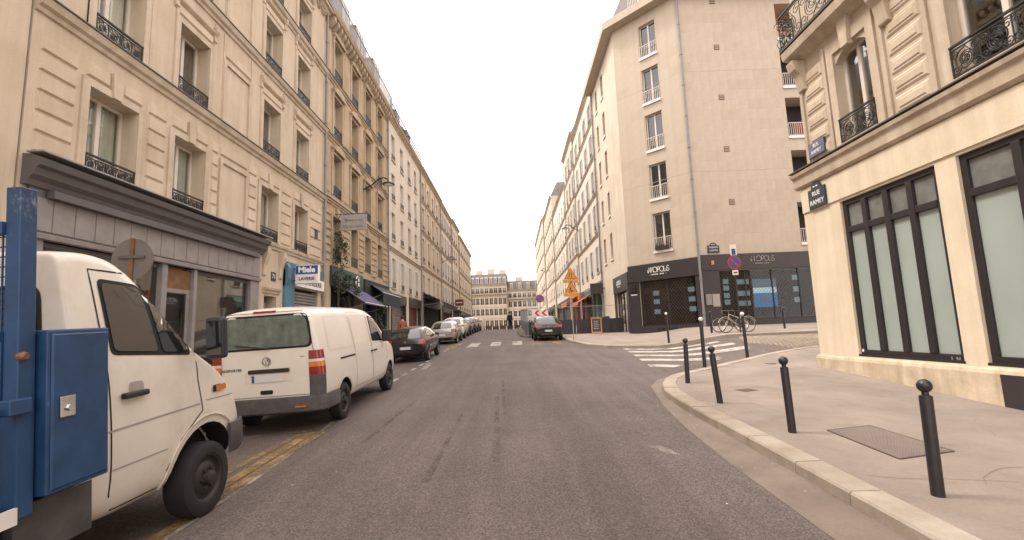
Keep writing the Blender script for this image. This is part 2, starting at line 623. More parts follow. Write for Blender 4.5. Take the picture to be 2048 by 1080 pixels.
# painted markings, lying on the asphalt
def marking(polys, m, dz=.008, name='road_marking'):
    return struct(sheet(name, polys, H, m, dz, .9))
for q in ([(4.31, 15.75), (5.3, 15.2), (4.85, 14.75), (4.2, 15.05)],
          [(4.5, 17.5), (7.15, 16.5), (6.75, 15.95), (4.42, 16.8)],
          [(4.68, 19.1), (8.42, 17.45), (8.3, 16.9), (4.62, 18.4)],
          [(4.85, 20.7), (8.5, 18.75), (8.42, 18.2), (4.8, 20.0)],
          [(4.95, 22.0), (8.45, 19.9), (8.4, 19.45), (4.92, 21.4)]):
    marking([q], 'paint_white')
for i, (x0, x1, y0, y1) in enumerate([(-3.95, -3.3, 26.3, 30.4), (-2.7, -2.1, 26.5, 29.9), (-1.4, -.82, 26.8, 30.0), (-.15, .44, 27.0, 30.0), (.93, 1.68, 26.9, 29.8), (2.2, 2.72, 26.6, 28.7)]):
    marking([[(x0, y0), (x1, y0), (x1, y1), (x0, y1)]], 'paint_yellow' if i in (0, 4, 5) else 'paint_white')
marking([[(-3.2, 2.), (-3.14, 2.), (-3.2, 6.), (-3.34, 8.5), (-3.42, 9.1), (-3.5, 9.1), (-3.4, 8.4), (-3.26, 6.)]], 'paint_faded')
marking([[(-3.38, 2.), (-3.21, 2.), (-3.27, 6.), (-3.28, 8.35), (-3.42, 8.38), (-3.40, 6.)]], 'paint_yellow')
marking([[(-3.6, 5.2), (-3.46, 5.2), (-3.45, 8.36), (-3.62, 8.38)]], 'paint_yellow')
marking([[(-3.92, 5.4), (-3.78, 5.4), (-3.64, 8.3), (-3.76, 8.3)]], 'paint_yellow')
marking([[(-5.2, 8.1), (-4.45, 8.22), (-4.45, 8.3), (-5.2, 8.18)]], 'paint_yellow')
marking([[(-5.2, 8.24), (-4.4, 8.36), (-4.4, 8.44), (-5.2, 8.32)]], 'paint_faded')
marking([[(-4.05, 8.42), (-3.55, 8.44), (-3.55, 8.52), (-4.05, 8.5)]], 'paint_faded')
for y in (14.3, 15.6, 16.9, 18.3, 19.7, 24.6, 25.7):
    marking([[(-3.72, y), (-3.6, y), (-3.6, y + .62), (-3.72, y + .62)]], 'paint_white')
marking([[(-3.36, 16.9), (-3.12, 16.9), (-3.3, 19.2), (-3.52, 19.2)]], 'paint_faded')
marking([[(1.72, 6.72), (1.98, 6.6), (2.05, 6.22), (1.9, 6.3), (1.84, 6.48)]], 'paint_faded')
marking([[(2.3, 31), (2.42, 31), (.75, 46), (.62, 46)]], 'paint_yellow')
# tyre marks left by hard braking
for q in ([(-.34, 6.3), (-.24, 6.3), (-.42, 11.5), (-.5, 11.5)], [(-1.12, 5.6), (-1.02, 5.6), (-1.02, 9.2), (-1.08, 9.2)], [(-.26, 9.0), (-.2, 9.0), (-.34, 13.4), (-.4, 13.4)], [(-2.4, 7.4), (-2.3, 7.4), (-2.2, 11), (-2.27, 11)]):
    marking([q], 'stain', .006, 'tyre_mark')
# small litter and leaves in the gutter
random.seed(3)
lit = MB()
for i in range(54):
    if i < 36:
        x, y = random.uniform(2.55, 3.0), random.uniform(2.6, 11)
    else:
        x, y = random.uniform(-3.3, 2.4), random.uniform(3, 14)
    a = random.uniform(0, PI)
    r_ = random.uniform(.005, .014)
    z = H(x, y) + .012
    lit.quad((x + r_ * math.cos(a), y + r_ * math.sin(a), z), (x - r_ * .6 * math.sin(a), y + r_ * .6 * math.cos(a), z + .006), (x - r_ * math.cos(a), y - r_ * math.sin(a), z), (x + r_ * .6 * math.sin(a), y - r_ * .6 * math.cos(a), z + .004), random.choice((0, 0, 1)))
lo = lit.build('leaf_litter', ['wood_orange', 'sign_white'])
lo['kind'] = 'stuff'
tag(lo, 'scattered dry leaves and paper bits along the gutter', 'litter')
# side street setts
sett = MB()
y = 15.2
row = 0
while y < 20.6:
    x = 8.75 + .08 * (row % 2) + .35 * abs(y - 18)
    while x < 16:
        if y > 15.6 + (x - 8.1) * .23 and y < 20.2:
            dx, dy = .145, .095
            z = H(x, y) + random.uniform(.006, .018)
            sett.add([(x - dx / 2, y - dy / 2, z - .03), (x + dx / 2, y - dy / 2, z - .03), (x + dx / 2, y + dy / 2, z - .03), (x - dx / 2, y + dy / 2, z - .03), (x - dx * .4, y - dy * .38, z), (x + dx * .4, y - dy * .38, z), (x + dx * .4, y + dy * .38, z), (x - dx * .4, y + dy * .38, z)], [(4, 5, 6, 7), (0, 1, 5, 4), (1, 2, 6, 5), (2, 3, 7, 6), (3, 0, 4, 7)])
        x += .16
    y += .11
    row += 1
so = sett.build('cobblestones', 'kerb')
so['kind'] = 'stuff'
tag(so, 'worn grey cobblestones paving the side street', 'cobblestones')
# ------------------------------------------------------------------ facades
class Facet:
    """one plane of a building: local x along the wall, -y towards the street, z absolute"""
    def __init__(s, root, ox, oy, rz):
        s.root, s.ox, s.oy, s.rz = root, ox, oy, rz
        s.op = []
    def at(s, x, y, z):
        c, n = math.cos(s.rz), math.sin(s.rz)
        return (s.ox + c * x - n * y - s.root.location.x, s.oy + n * x + c * y - s.root.location.y, z - s.root.location.z)
    def part(s, name, mb, m, x=0., y=0., z=0., parent=None, smooth=False, bevel=0.):
        me = mb.mesh(name, m, smooth) if isinstance(mb, MB) else mb
        if parent is None:
            return link(name, me, s.root, s.at(x, y, z), s.rz, bevel)
        return link(name, me, parent, (x, y, z), 0., bevel)
    def wall(s, W, z0, z1, m, depth=.28, x0=0., name='wall'):
        xs = sorted({x0, W} | {v for o in s.op for v in o[:2] if x0 < v < W})
        zs = sorted({z0, z1} | {v for o in s.op for v in o[2:4] if z0 < v < z1})
        mb = MB()
        for i in range(len(xs) - 1):
            for j in range(len(zs) - 1):
                cx, cz = (xs[i] + xs[i + 1]) / 2, (zs[j] + zs[j + 1]) / 2
                if any(o[0] < cx < o[1] and o[2] < cz < o[3] for o in s.op):
                    continue
                mb.quad((xs[i], 0, zs[j]), (xs[i + 1], 0, zs[j]), (xs[i + 1], 0, zs[j + 1]), (xs[i], 0, zs[j + 1]))
        for a, b, c, d, dp in s.op:
            mb.quad((a, 0, c), (a, 0, d), (a, dp, d), (a, dp, c))
            mb.quad((b, 0, c), (b, dp, c), (b, dp, d), (b, 0, d))
            mb.quad((a, 0, d), (b, 0, d), (b, dp, d), (a, dp, d))
            mb.quad((a, 0, c), (a, dp, c), (b, dp, c), (b, 0, c))
        me = mb.mesh(name, m, fix=False)
        return link(name, me, s.root, s.at(0, 0, 0), s.rz)
    def ledge(s, x0, x1, z, prof, m, name='string_course', top=None):
        """moulding: prof = list of (out, dz) from the wall up"""
        mb = MB().prism([(-o, z + d) for o, d in prof], 'x', x0, x1)
        o = s.part(name, mb, m)
        if top:
            a = max(p[0] for p in prof)
            zz = z + prof[-1][1]
            s.part('flashing', MB().box(x0 - .004, x1 + .004, -a - .025, 0, zz + .003, zz + .03), top)
        return o
    def box(s, name, x0, x1, y0, y1, z0, z1, m, bevel=0., parent=None):
        return s.part(name, MB().box(x0, x1, y0, y1, z0, z1), m, parent=parent, bevel=bevel)
    def pipe(s, x, z0, z1, m='pipe_grey', r=.055, out=.1):
        mb = MB().tube([(x, -out, z0), (x, -out, z1)], r, 10)
        z = z0 + .8
        while z < z1:
            mb.tube([(x, -out, z), (x, -out, z + .07)], r * 1.35, 10)
            mb.box(x - .02, x + .02, -out, 0, z + .01, z + .05)
            z += 2.05
        return s.part('drainpipe', mb, m, smooth=True)
FR, PN, CU = {}, {}, {}
def frame_mesh(w_, h, m, leaves, transom, wid=.06):
    k = (round(w_, 2), round(h, 2), m, leaves, transom)
    if k not in FR:
        mb = MB()
        mb.box(0, w_, 0, .07, 0, wid)
        mb.box(0, w_, 0, .07, h - wid, h)
        mb.box(0, wid, 0, .07, wid, h - wid)
        mb.box(w_ - wid, w_, 0, .07, wid, h - wid)
        for i in range(1, leaves):
            x = w_ * i / leaves
            mb.box(x - .05, x + .05, -.012, .06, wid, h - wid)
        if transom:
            mb.box(wid, w_ - wid, -.006, .055, h - transom - .03, h - transom + .03)
        FR[k] = mb.mesh('window', m)
    return FR[k]
def pane_mesh(w_, h, m):
    k = (round(w_, 2), round(h, 2), m)
    if k not in PN:
        PN[k] = MB().box(0, w_, 0, .012, 0, h).mesh('pane', m)
    return PN[k]
def curtain_mesh(w_, h, m):
    k = (round(w_, 2), round(h, 2), m)
    if k not in CU:
        mb = MB()
        n = 28
        for i in range(n):
            a, b = w_ * i / n, w_ * (i + 1) / n
            ya, yb = .03 * math.sin(i * 1.9), .03 * math.sin((i + 1) * 1.9)
            mb.quad((a, ya, 0), (b, yb, 0), (b, yb, h), (a, ya, h))
        CU[k] = mb.mesh('curtain', m, True)
    return CU[k]
RL = {}
def spiral(c, r0, a0, turns, n, sgn=1):
    return [(c[0] + sgn * r0 * (1 - .8 * i / n) * math.cos(a0 + turns * 2 * PI * i / n), 0, c[1] + r0 * (1 - .8 * i / n) * math.sin(a0 + turns * 2 * PI * i / n)) for i in range(n + 1)]
def rail_mesh(w_, h, kind, m):
    k = (round(w_, 2), round(h, 2), kind, m)
    if k in RL:
        return RL[k]
    mb = MB()
    mb.box(0, w_, -.025, .025, h - .035, h)
    mb.box(0, w_, -.015, .015, .03, .055)
    if kind == 'bars':
        n = max(3, round(w_ / .13))
        for i in range(n + 1):
            x = .012 + (w_ - .024) * i / n
            mb.box(x - .011, x + .011, -.011, .011, .055, h - .035)
    elif kind == 'simple':
        n = max(3, round(w_ / .2))
        mb.box(0, w_, -.012, .012, h * .55, h * .55 + .02)
        for i in range(n + 1):
            x = .012 + (w_ - .024) * i / n
            mb.box(x - .01, x + .01, -.01, .01, .055, h - .035)
    else:
        mb.box(0, w_, -.012, .012, h - .1, h - .08)
        mb.box(0, .02, -.012, .012, 0, h)
        mb.box(w_ - .02, w_, -.012, .012, 0, h)
        big = kind == 'scroll'
        n = max(2, round(w_ / (h * (.95 if big else .62))))
        cw = w_ / n
        hh = h - .16
        zc = .055 + hh / 2
        t = .011 if big else .009
        for i in range(n):
            cx = cw * (i + .5)
            s_ = 1 if i % 2 == 0 else -1
            r_ = min(cw, hh) * .45
            mb.tube(spiral((cx, zc), r_, PI / 2, 2.1, 30, s_), t, 4)
            mb.tube(spiral((cx, zc), r_ * .62, -PI / 2, 1.4, 20, s_), t, 4)
            for q in (-1, 1):
                mb.tube(spiral((cx + q * cw * .36, zc + hh * .3), hh * .19, 0, 1.4, 14, q), t, 4)
                mb.tube(spiral((cx + q * cw * .36, zc - hh * .3), hh * .19, PI, 1.4, 14, q), t, 4)
            mb.box(cw * i - .008, cw * i + .008, -.008, .008, .055, h - .09)
            mb.tube([(cx, 0, .05), (cx - s_ * cw * .2, 0, zc - hh * .2), (cx + s_ * cw * .2, 0, zc + hh * .2), (cx, 0, h - .1)], t, 4)
    RL[k] = mb.mesh('railing', m, kind == 'scroll')
    return RL[k]
SH = {}
def shutter_mesh(w_, h, m):
    k = (round(w_, 2), round(h, 2), m)
    if k not in SH:
        mb = MB()
        for x in (0, w_ - .05):
            mb.box(x, x + .05, -.04, 0, 0, h)
        n = 16
        for i in range(n):
            z = h * i / n
            mb.add([(.05, -.038, z), (w_ - .05, -.038, z), (w_ - .05, -.008, z + h / n * .9), (.05, -.008, z + h / n * .9)], [(0, 1, 2, 3)])
        mb.box(.05, w_ - .05, -.04, -.004, h * .48, h * .52)
        SH[k] = mb.mesh('shutter', m)
    return SH[k]
def window(F, x0, x1, z0, z1, dp=.28, frame='frame_white', pane='pane_dark', curtain=None, leaves=2, transom=0., rail=None, rail_h=.45, rail_m='iron', sill=None, shutters=0., rail_out=.02):
    F.op.append((x0, x1, z0, z1, dp + .02))
    w_, h = x1 - x0, z1 - z0
    o = F.part('window', frame_mesh(w_, h, frame, leaves, transom), frame, x0, dp, z0)
    lw = (w_ - .06 * 2 - .1 * (leaves - 1)) / leaves
    for i in range(leaves):
        F.part('pane', pane_mesh(lw + .01, h - .11, pane), pane, .055 + i * (lw + .1), .025, .055, o)
    if curtain:
        F.part('curtain', curtain_mesh(w_ - .1, h - .1, curtain), curtain, .05, .12, .05, o)
        F.part('room_backing', pane_mesh(w_, h, 'room_shade'), 'room_shade', 0, .3, 0, o)
    if rail:
        F.part('railing', rail_mesh(w_ - .02, rail_h, rail, rail_m), rail_m, x0 + .01, -rail_out if rail_out > 0 else dp * .3, z0 + .01)
    if sill:
        F.part('sill', MB().box(x0 - .06, x1 + .06, -.09, .0, z0 - .1, z0 - .003), sill)
    if shutters:
        for x in (x0 - shutters - .02, x1 + .02):
            F.part('shutter', shutter_mesh(shutters, h, 'shutter'), 'shutter', x, -.01, z0)
    return o
def left_building(label, y0, y1, X=-8.6, name='apartment_building'):
    zb = G(y0) - .2
    root = thing(name, label, 'building', (X, (y0 + y1) / 2, zb))
    return Facet(root, X, y0, R(90)), root
def right_building(label, y0, y1, X=7.9, name='apartment_building'):
    zb = G(y0) - .2
    root = thing(name, label, 'building', (X, (y0 + y1) / 2, zb))
    return Facet(root, X, y1, R(-90)), root
def shell(F, W, z0, z1, depth, m, roof='roof_zinc', rise=0.):
    """the hidden sides, back and roof slab, so that the block is solid"""
    mb = MB()
    mb.quad((0, 0, z0), (0, depth, z0), (0, depth, z1), (0, 0, z1))
    mb.quad((W, 0, z0), (W, 0, z1), (W, depth, z1), (W, depth, z0))
    mb.quad((0, depth, z0), (W, depth, z0), (W, depth, z1), (0, depth, z1))
    F.part('side_wall', mb, m)
    if rise:
        mb = MB()
        a = rise * .45
        mb.prism([(-.1, z1), (a, z1 + rise), (depth - a, z1 + rise), (depth, z1)], 'x', 0.02, W - .02)
        return F.part('roof', mb, roof)
    return F.part('roof', MB().box(0, W, -.05, depth, z1 + .002, z1 + .15), roof)
CORN = [(0, 0), (.06, .02), (.08, .1), (.16, .14), (.2, .22), (.32, .26), (.34, .36), (0, .38)]
BAND = [(0, 0), (.05, .02), (.07, .1), (.12, .13), (.14, .2), (0, .22)]
def chimney(F, roof, x, y, z, w_=1.2, h=1.6, d=.5, m='cream', pots=4):
    c = F.part('chimney', MB().box(x, x + w_, y, y + d, z, z + h), m)
    mb = MB()
    for i in range(pots):
        mb.lathe([(.1, 0), (.09, .4), (.11, .42), (.11, .48)], 8, (w_ * (i + .5) / pots, d / 2, h))
    F.part('chimney_pots', mb, 'terracotta', x, y, z)
    return c
def dormer(F, x, z, y=.25, w_=1.1, h=1.6, m='zinc'):
    F.part('dormer', MB().prism([(0, 0), (w_, 0), (w_, h), (w_ + .1, h + .02), (w_ + .1, h + .12), (-.1, h + .12), (-.1, h + .02), (0, h)], 'y', 0, 1.6), m, x, y, z)
    o = F.part('window', frame_mesh(w_ - .2, h - .25, 'frame_white', 2, 0), 'frame_white', x + .1, y - .08, z + .12)
    for i in range(2):
        F.part('pane', pane_mesh((w_ - .42) / 2 + .01, h - .36, 'pane_dark'), 'pane_dark', .055 + i * ((w_ - .42) / 2 + .1), .02, .055, o)
# ------------------------------------------------------------------ left: the limestone house with the grey shop
Y0 = 7.95
F, B1 = left_building('tall cream limestone house with grey panelled shopfront behind the white flatbed truck', Y0, 21.28)
W = 21.28 - Y0
cols = [(9.15, 10.42), (11.6, 12.82), (15.8, 17.0), (18.32, 19.5)]
blank = (13.6, 14.85)
FL = [(3.52, 5.35), (6.5, 8.5), (9.82, 11.75), (12.75, 14.5)]
LEDGE = [6.2, 9.5, 12.42]
for fi, (z0, z1) in enumerate(FL):
    for ci, (a, b) in enumerate(cols):
        a, b = a - Y0, b - Y0
        window(F, a, b, z0, z1, .34, pane='pane_clear', curtain='curtain' if fi == 0 or random.random() < .3 else 'curtain_white' if random.random() < .6 else 'room_shade',  # the last choice is a dark sheet painting the dim interior, no curtain
               rail='ornate', rail_h=.4 if fi == 0 else .5, rail_out=.03)
        # stone surround with a keystone
        mb = MB()
        mb.box(a - .17, a - .004, -.045, 0, z0 - .02, z1 + .16)
        mb.box(b + .004, b + .17, -.045, 0, z0 - .02, z1 + .16)
        mb.box(a - .004, b + .004, -.042, 0, z1 + .004, z1 + .16)
        F.part('window_surround', mb, 'lime_trim')
        if fi == 0:
            c = (a + b) / 2
            for q0, q1 in ((a - .1, c - .16), (c + .16, b + .1)):
                F.part('lintel_panel', MB().panel(q0, q1, z1 + .2, z1 + .52, 0, .05, .04), 'lime_panel')
            F.part('keystone', MB().prism([(c - .11, z1 + .01), (c + .11, z1 + .01), (c + .15, z1 + .56), (c - .15, z1 + .56)], 'y', -.085, -.05 + .05), 'lime_trim')
        else:
            F.part('lintel_panel', MB().panel(a - .1, b + .1, z1 + .2, z1 + .46, 0, .05, .04), 'lime_panel')
            F.ledge(a - .2, b + .2, z1 + .5, [(0, 0), (.04, .02), (.1, .07), (.11, .11), (0, .13)], 'lime_trim', 'lintel_moulding')
            for q in (a - .26, b + .12):
                F.part('console', MB().prism([(0, z1 + .3), (-.07, z1 + .35), (-.05, z1 + .5), (-.13, z1 + .66), (-.13, z1 + .76), (0, z1 + .76)], 'x', q, q + .14), 'lime_trim')
# raised courses on the first floor between the windows
for a, b in ((8.12, 8.86), (10.72, 11.3), (13.12, 13.4), (15.02, 15.5), (17.28, 18.02), (19.8, 20.9)):
    n = 6
    z = 3.56
    for i in range(n):
        h = .385 if i < 5 else .36
        F.part('stone_panel', MB().panel(a - Y0, b - Y0, z, z + h - .035, 0, .045, .03), 'lime_panel')
        z += h + .008
# blind windows: recessed panel in a frame
for fi, (z0, z1) in enumerate(FL):
    a, b = blank[0] - Y0, blank[1] - Y0
    mb = MB()
    mb.box(a - .12, a, -.06, 0, z0 - .1, z1 + .1)
    mb.box(b, b + .12, -.06, 0, z0 - .1, z1 + .1)
    mb.box(a, b, -.058, 0, z1 - .02, z1 + .1)
    F.part('blind_window', mb, 'lime_trim')
    F.part('lintel_panel', MB().panel(a - .1, b + .1, z1 + .2, z1 + .48, 0, .05, .04), 'lime_panel')
for x in (8.02, 8.98, 10.62, 11.42, 13.0, 13.46, 14.97, 15.6, 17.2, 18.1, 19.7, 21.0):
    for z0, z1 in ((6.5, 9.42), (9.8, 12.36), (12.72, 15.2)):
        F.box('pilaster_strip', x - Y0, x + .1 - Y0, -.03, 0, z0, z1, 'lime_trim')
for z in LEDGE:
    F.ledge(0, W, z, [(0, 0), (.05, .02), (.07, .1), (.14, .14), (.17, .22), (.19, .27), (0, .28)], 'lime_trim', top='flashing')
F.ledge(15.85 - Y0, W, 3.22, BAND, 'lime_trim')
F.ledge(0, W, 15.5, CORN, 'lime_trim', 'cornice', 'flashing')
for i in range(26):
    F.part('modillion', MB().prism([(0, 15.3), (-.1, 15.34), (-.26, 15.48), (-.26, 15.5), (0, 15.5)], 'x', .2 + i * .5, .4 + i * .5), 'lime_trim')
F.box('wall_plaque', 20.2 - Y0, 20.5 - Y0, -.065, -.046, 4.35, 4.75, 'plaque_blue')
# ground floor: openings for shop and door
zg = G(8) - .3
sx0, sx1 = 8.12 - Y0, 15.82 - Y0
F.op.append((sx0 + .12, sx1 - .12, zg, 2.9, .3))
F.op.append((16.25 - Y0, 17.1 - Y0, zg, 1.55, .35))
F.op.append((18.35 - Y0, 20.75 - Y0, zg, 2.02, .3))
F.wall(W, zg, 15.9, 'lime')
shell(F, W, zg, 15.9, 12, 'cream', rise=3.4)
F.part('house_door', MB().box(16.25 - Y0, 17.1 - Y0, .33, .38, zg, 1.55), 'grey_dark')
for i in range(2):
    for z0, z1 in ((-.9, -.2), (-.1, .6), (.75, 1.35)):
        F.part('door_panel', MB().panel(16.32 - Y0 + .39 * i, 16.66 - Y0 + .39 * i, z0, z1, .33, .02, .02), 'grey_paint')
F.ledge(16.1 - Y0, 17.25 - Y0, 1.62, BAND, 'lime_trim', 'door_lintel')
F.box('number_plate', 16.68 - Y0, 17.0 - Y0, -.02, 0, 2.1, 2.42, 'plaque_blue')
text('71', .24, 'letter_white', B1, F.at(16.84 - Y0, -.026, 2.26), (R(90), 0, R(90)))
for px_ in (16.05, 17.2):
    F.part('bracket', MB().prism([(0, 2.2), (-.06, 2.25), (-.08, 2.6), (-.2, 3.0), (-.2, 3.2), (0, 3.2)], 'x', px_ - Y0, px_ + .22 - Y0), 'lime_trim')
F.pipe(W - .12, G(21), 15.8)
# the grey shopfront
sf = F.part('shopfront', MB().box(sx0, sx1, .28, .32, zg, 3.0), 'room_shade')
def sp(name, mb, m, bevel=0.):
    o = F.part(name, mb, m, 0, -.0, 0, sf, bevel=bevel)
    return o
sp('cornice', MB().prism([(.0, 2.9), (-.10, 2.9), (-.14, 3.0), (-.22, 3.08), (-.26, 3.2), (-.34, 3.24), (-.38, 3.36), (-.16, 3.44), (.0, 3.46)], 'x', sx0 - .12, sx1 + .12), 'grey_dark')
sp('cornice_cap', MB().box(sx0 - .16, sx1 + .16, -.41, -.1, 3.462, 3.49), 'zinc')
sp('awning_case', MB().box(sx0 + .3, sx1 - .3, -.22, -.08, 2.74, 2.88), 'grey_dark')
n = 17
pw = (sx1 - sx0) / n
for i in range(n):
    sp('fascia_panel', MB().panel(sx0 + i * pw + .008, sx0 + (i + 1) * pw - .008, 2.12, 2.74, -.06, .016, .008), 'grey_paint')
sp('fascia_board', MB().box(sx0, sx1, -.06, .28, 2.06, 2.9), 'grey_dark')
sp('fascia_moulding', MB().prism([(-.06, 1.96), (-.12, 1.98), (-.13, 2.06), (-.1, 2.08), (-.06, 2.08)], 'x', sx0, sx1), 'grey_paint')
for a, b in ((sx0, sx0 + .34), (11.42 - Y0, 11.6 - Y0), (12.58 - Y0, 12.7 - Y0), (sx1 - .5, sx1)):
    sp('pier', MB().box(a, b, -.05, .26, zg, 1.96), 'grey_paint')
sp('stall_riser', MB().box(sx0 + .34, 11.42 - Y0, -.03, .2, zg, -.7), 'grey_paint')
sp('stall_riser', MB().box(12.7 - Y0, sx1 - .5, -.03, .2, zg, -.7), 'grey_paint')
sp('display_pane', MB().box(sx0 + .34, 11.42 - Y0, .08, .09, -.7, 1.96), 'pane_shop')
sp('display_pane', MB().box(12.7 - Y0, sx1 - .5, .08, .09, -.7, 1.96), 'pane_shop')
sp('shop_interior', MB().box(sx0 + .2, sx1 - .2, .24, .27, zg, 2.0), 'sign_grey')
sp('door_transom', MB().box(11.6 - Y0, 12.58 - Y0, .05, .1, 1.4, 1.9), 'wood_brown')
sp('shop_door', MB().box(11.6 - Y0, 12.58 - Y0, .05, .1, 1.3, 1.4).box(11.6 - Y0, 11.72 - Y0, .05, .1, zg, 1.3).box(12.46 - Y0, 12.58 - Y0, .05, .1, zg, 1.3).box(11.72 - Y0, 12.46 - Y0, .05, .1, zg, -.5), 'grey_paint')
sp('pane', MB().box(11.72 - Y0, 12.46 - Y0, .07, .08, -.5, 1.3), 'pane_shop')
sp('frame_bar', MB().box(sx0 + .34, 11.42 - Y0, .05, .12, 1.86, 1.96).box(12.7 - Y0, sx1 - .5, .05, .12, 1.86, 1.96).box(sx1 - .56, sx1 - .5, .04, .12, -.7, 1.86), 'grey_dark')
# blue laundry shop
lz = F.part('laundry_front', MB().box(18.3 - Y0, 20.8 - Y0, .29, .31, zg, 2.0), 'room_shade')
for i in range(24):
    z = -1.1 + i * .125
    F.part('shutter_slat', MB().prism([(.1, z), (.06, z + .03), (.06, z + .09), (.1, z + .12)], 'x', 18.4 - Y0, 20.7 - Y0), 'shutter_steel', parent=lz)
F.box('blue_pilaster', 17.55 - Y0, 18.33 - Y0, -.09, 0, zg, 2.62, 'blue_paint')
F.part('blue_pilaster_scroll', MB().prism([(-.09, 2.0), (-.2, 2.3), (-.22, 2.7), (-.12, 2.86), (0, 2.86), (0, 2.0)], 'x', 17.55 - Y0, 17.8 - Y0), 'blue_paint')
F.box('blue_fascia', 17.8 - Y0, W - .2, -.07, 0, 2.62, 2.95, 'blue_paint')
# leftmost house, only its edge in view
F, B0 = left_building('pale stone house at the extreme left edge of the street', -6., 7.9)
F.op.append((3.5, 4.7, 4, 6, .3))
F.wall(13.9, G(-6) - .4, 16.5, 'lime')
shell(F, 13.9, G(-6) - .4, 16.5, 12, 'lime')
F.ledge(0, 13.8, 6.6, BAND, 'lime_trim')
window(F, 10.4, 11.6, 3.6, 5.5, curtain='curtain', rail='ornate')
# ------------------------------------------------------------------ left: ornate ochre house
Y0 = 21.3
F, B2 = left_building('ornate ochre stone house with bracketed cornice and rooftop balcony railing', Y0, 32.3)
W = 11.0
cols = [22.25, 24.8, 27.2, 29.75]
FL = [(3.75, 5.85), (6.9, 9.0), (9.95, 12.0), (13.0, 14.95)]
for fi, (z0, z1) in enumerate(FL):
    for a in cols:
        a -= Y0
        b = a + 1.12
        window(F, a, b, z0, z1, .32, rail='ornate' if fi else 'simple', rail_h=.5, pane='pane_dark' if random.random() < .6 else 'pane_clear', curtain=None if random.random() < .5 else 'curtain_white')
        mb = MB()
        mb.box(a - .16, a - .004, -.06, 0, z0, z1 + .1).box(b + .004, b + .16, -.06, 0, z0, z1 + .1).box(a - .004, b + .004, -.055, 0, z1 + .004, z1 + .1)
        F.part('window_surround', mb, 'ochre_trim')
        c = (a + b) / 2
        if fi:
            F.part('pediment', MB().prism([(a - .28, z1 + .16), (b + .28, z1 + .16), (b + .28, z1 + .28), (c + .2, z1 + .5), (c, z1 + .56), (c - .2, z1 + .5), (a - .28, z1 + .28)], 'y', -.17, 0), 'ochre_trim')
            for q in (a - .24, b + .1):
                F.part('console', MB().prism([(0, z1 - .25), (-.06, z1 - .2), (-.08, z1), (-.15, z1 + .16), (0, z1 + .16)], 'x', q, q + .14), 'ochre_trim')
            F.part('sill_panel', MB().panel(a - .1, b + .1, z0 - .5, z0 - .12, 0, .05, .05), 'ochre_trim')
        else:
            F.part('keystone', MB().prism([(c - .1, z1 - .02), (c + .1, z1 - .02), (c + .16, z1 + .45), (c - .16, z1 + .45)], 'y', -.12, 0), 'ochre_trim')
for a, b in ((.1, .72), (2.3, 3.3), (4.85, 5.7), (7.25, 8.25), (9.8, 10.85)):
    for i in range(7):
        z = 3.6 + i * .37
        F.part('stone_course', MB().panel(a, b, z, z + .3, 0, .06, .04), 'ochre')
    for z0, z1 in ((6.9, 9.3), (9.95, 12.3), (13.0, 15.2)):
        F.part('wall_panel', MB().panel(a + .12, b - .12, z0, z1, 0, .045, .05), 'ochre')
for z in (6.35, 9.5, 12.55):
    F.ledge(0, W, z, BAND, 'ochre_trim', top='flashing')
F.ledge(0, W, 15.55, [(0, 0), (.06, .02), (.1, .12), (.4, .2), (.46, .3), (.5, .42), (0, .46)], 'ochre_trim', 'cornice')
for i in range(24):
    F.part('modillion', MB().prism([(0, 15.2), (-.1, 15.24), (-.36, 15.5), (-.36, 15.72), (0, 15.72)], 'x', .12 + i * .46, .34 + i * .46), 'ochre_trim')
F.part('roof_railing', rail_mesh(W, .95, 'bars', 'zinc'), 'zinc', 0, -.4, 16.02)
zg = G(21) - .4
F.op += [(.9, 5.2, zg, 2.6, .4), (5.9, 10.6, zg, 2.4, .4)]
F.wall(W, zg, 16., 'ochre')
rf = shell(F, W, zg, 16.0, 12, 'ochre', rise=3.6)
for x in (2.8, 5.4, 8.9):
    dormer(F, x, 16.5, .35, 1.3, 2.3)
chimney(F, rf, 10.3, 1.5, 17., .7, 4., 3.)
F.pipe(W - .05, G(32), 15.6)
s2 = F.part('shop_recess', MB().box(.8, 10.7, .38, .42, zg, 2.7), 'room_shade')
F.box('green_fascia', .75, 5.4, -.12, 0, 2.45, 3.4, 'teal')
F.part('round_emblem', MB().lathe([(.32, 0), (.36, -.03), (.34, -.06)], 24, (4.3, -.13, 2.95), 'y'), 'letter_white')
F.part('round_emblem_face', MB().lathe([(.28, 0), (.28, -.02)], 24, (4.3, -.19, 2.95), 'y'), 'teal')
F.part('emblem_motif', MB().lathe([(.1, 0), (.1, -.01)], 14, (4.3, -.212, 3.06), 'y').box(4.2, 4.4, -.222, -.212, 2.72, 2.9), 'letter_white')
F.box('navy_fascia', 5.7, 10.9, -.14, 0, 2.2, 3.3, 'navy')
for i in range(9):
    F.box('gate_bar', 1.1 + i * .22, 1.13 + i * .22, .1, .13, G(22), 2.0, 'iron')
F.box('shop_door', 3.3, 5.0, .3, .34, zg, 2.2, 'teal')
F.box('shop_window', 6.2, 10.2, .28, .3, -.6, 2.1, 'pane_shop')
for x in (5.75, 8.0, 10.4):
    F.box('shop_pier', x, x + .3, -.05, .3, zg, 2.2, 'navy')
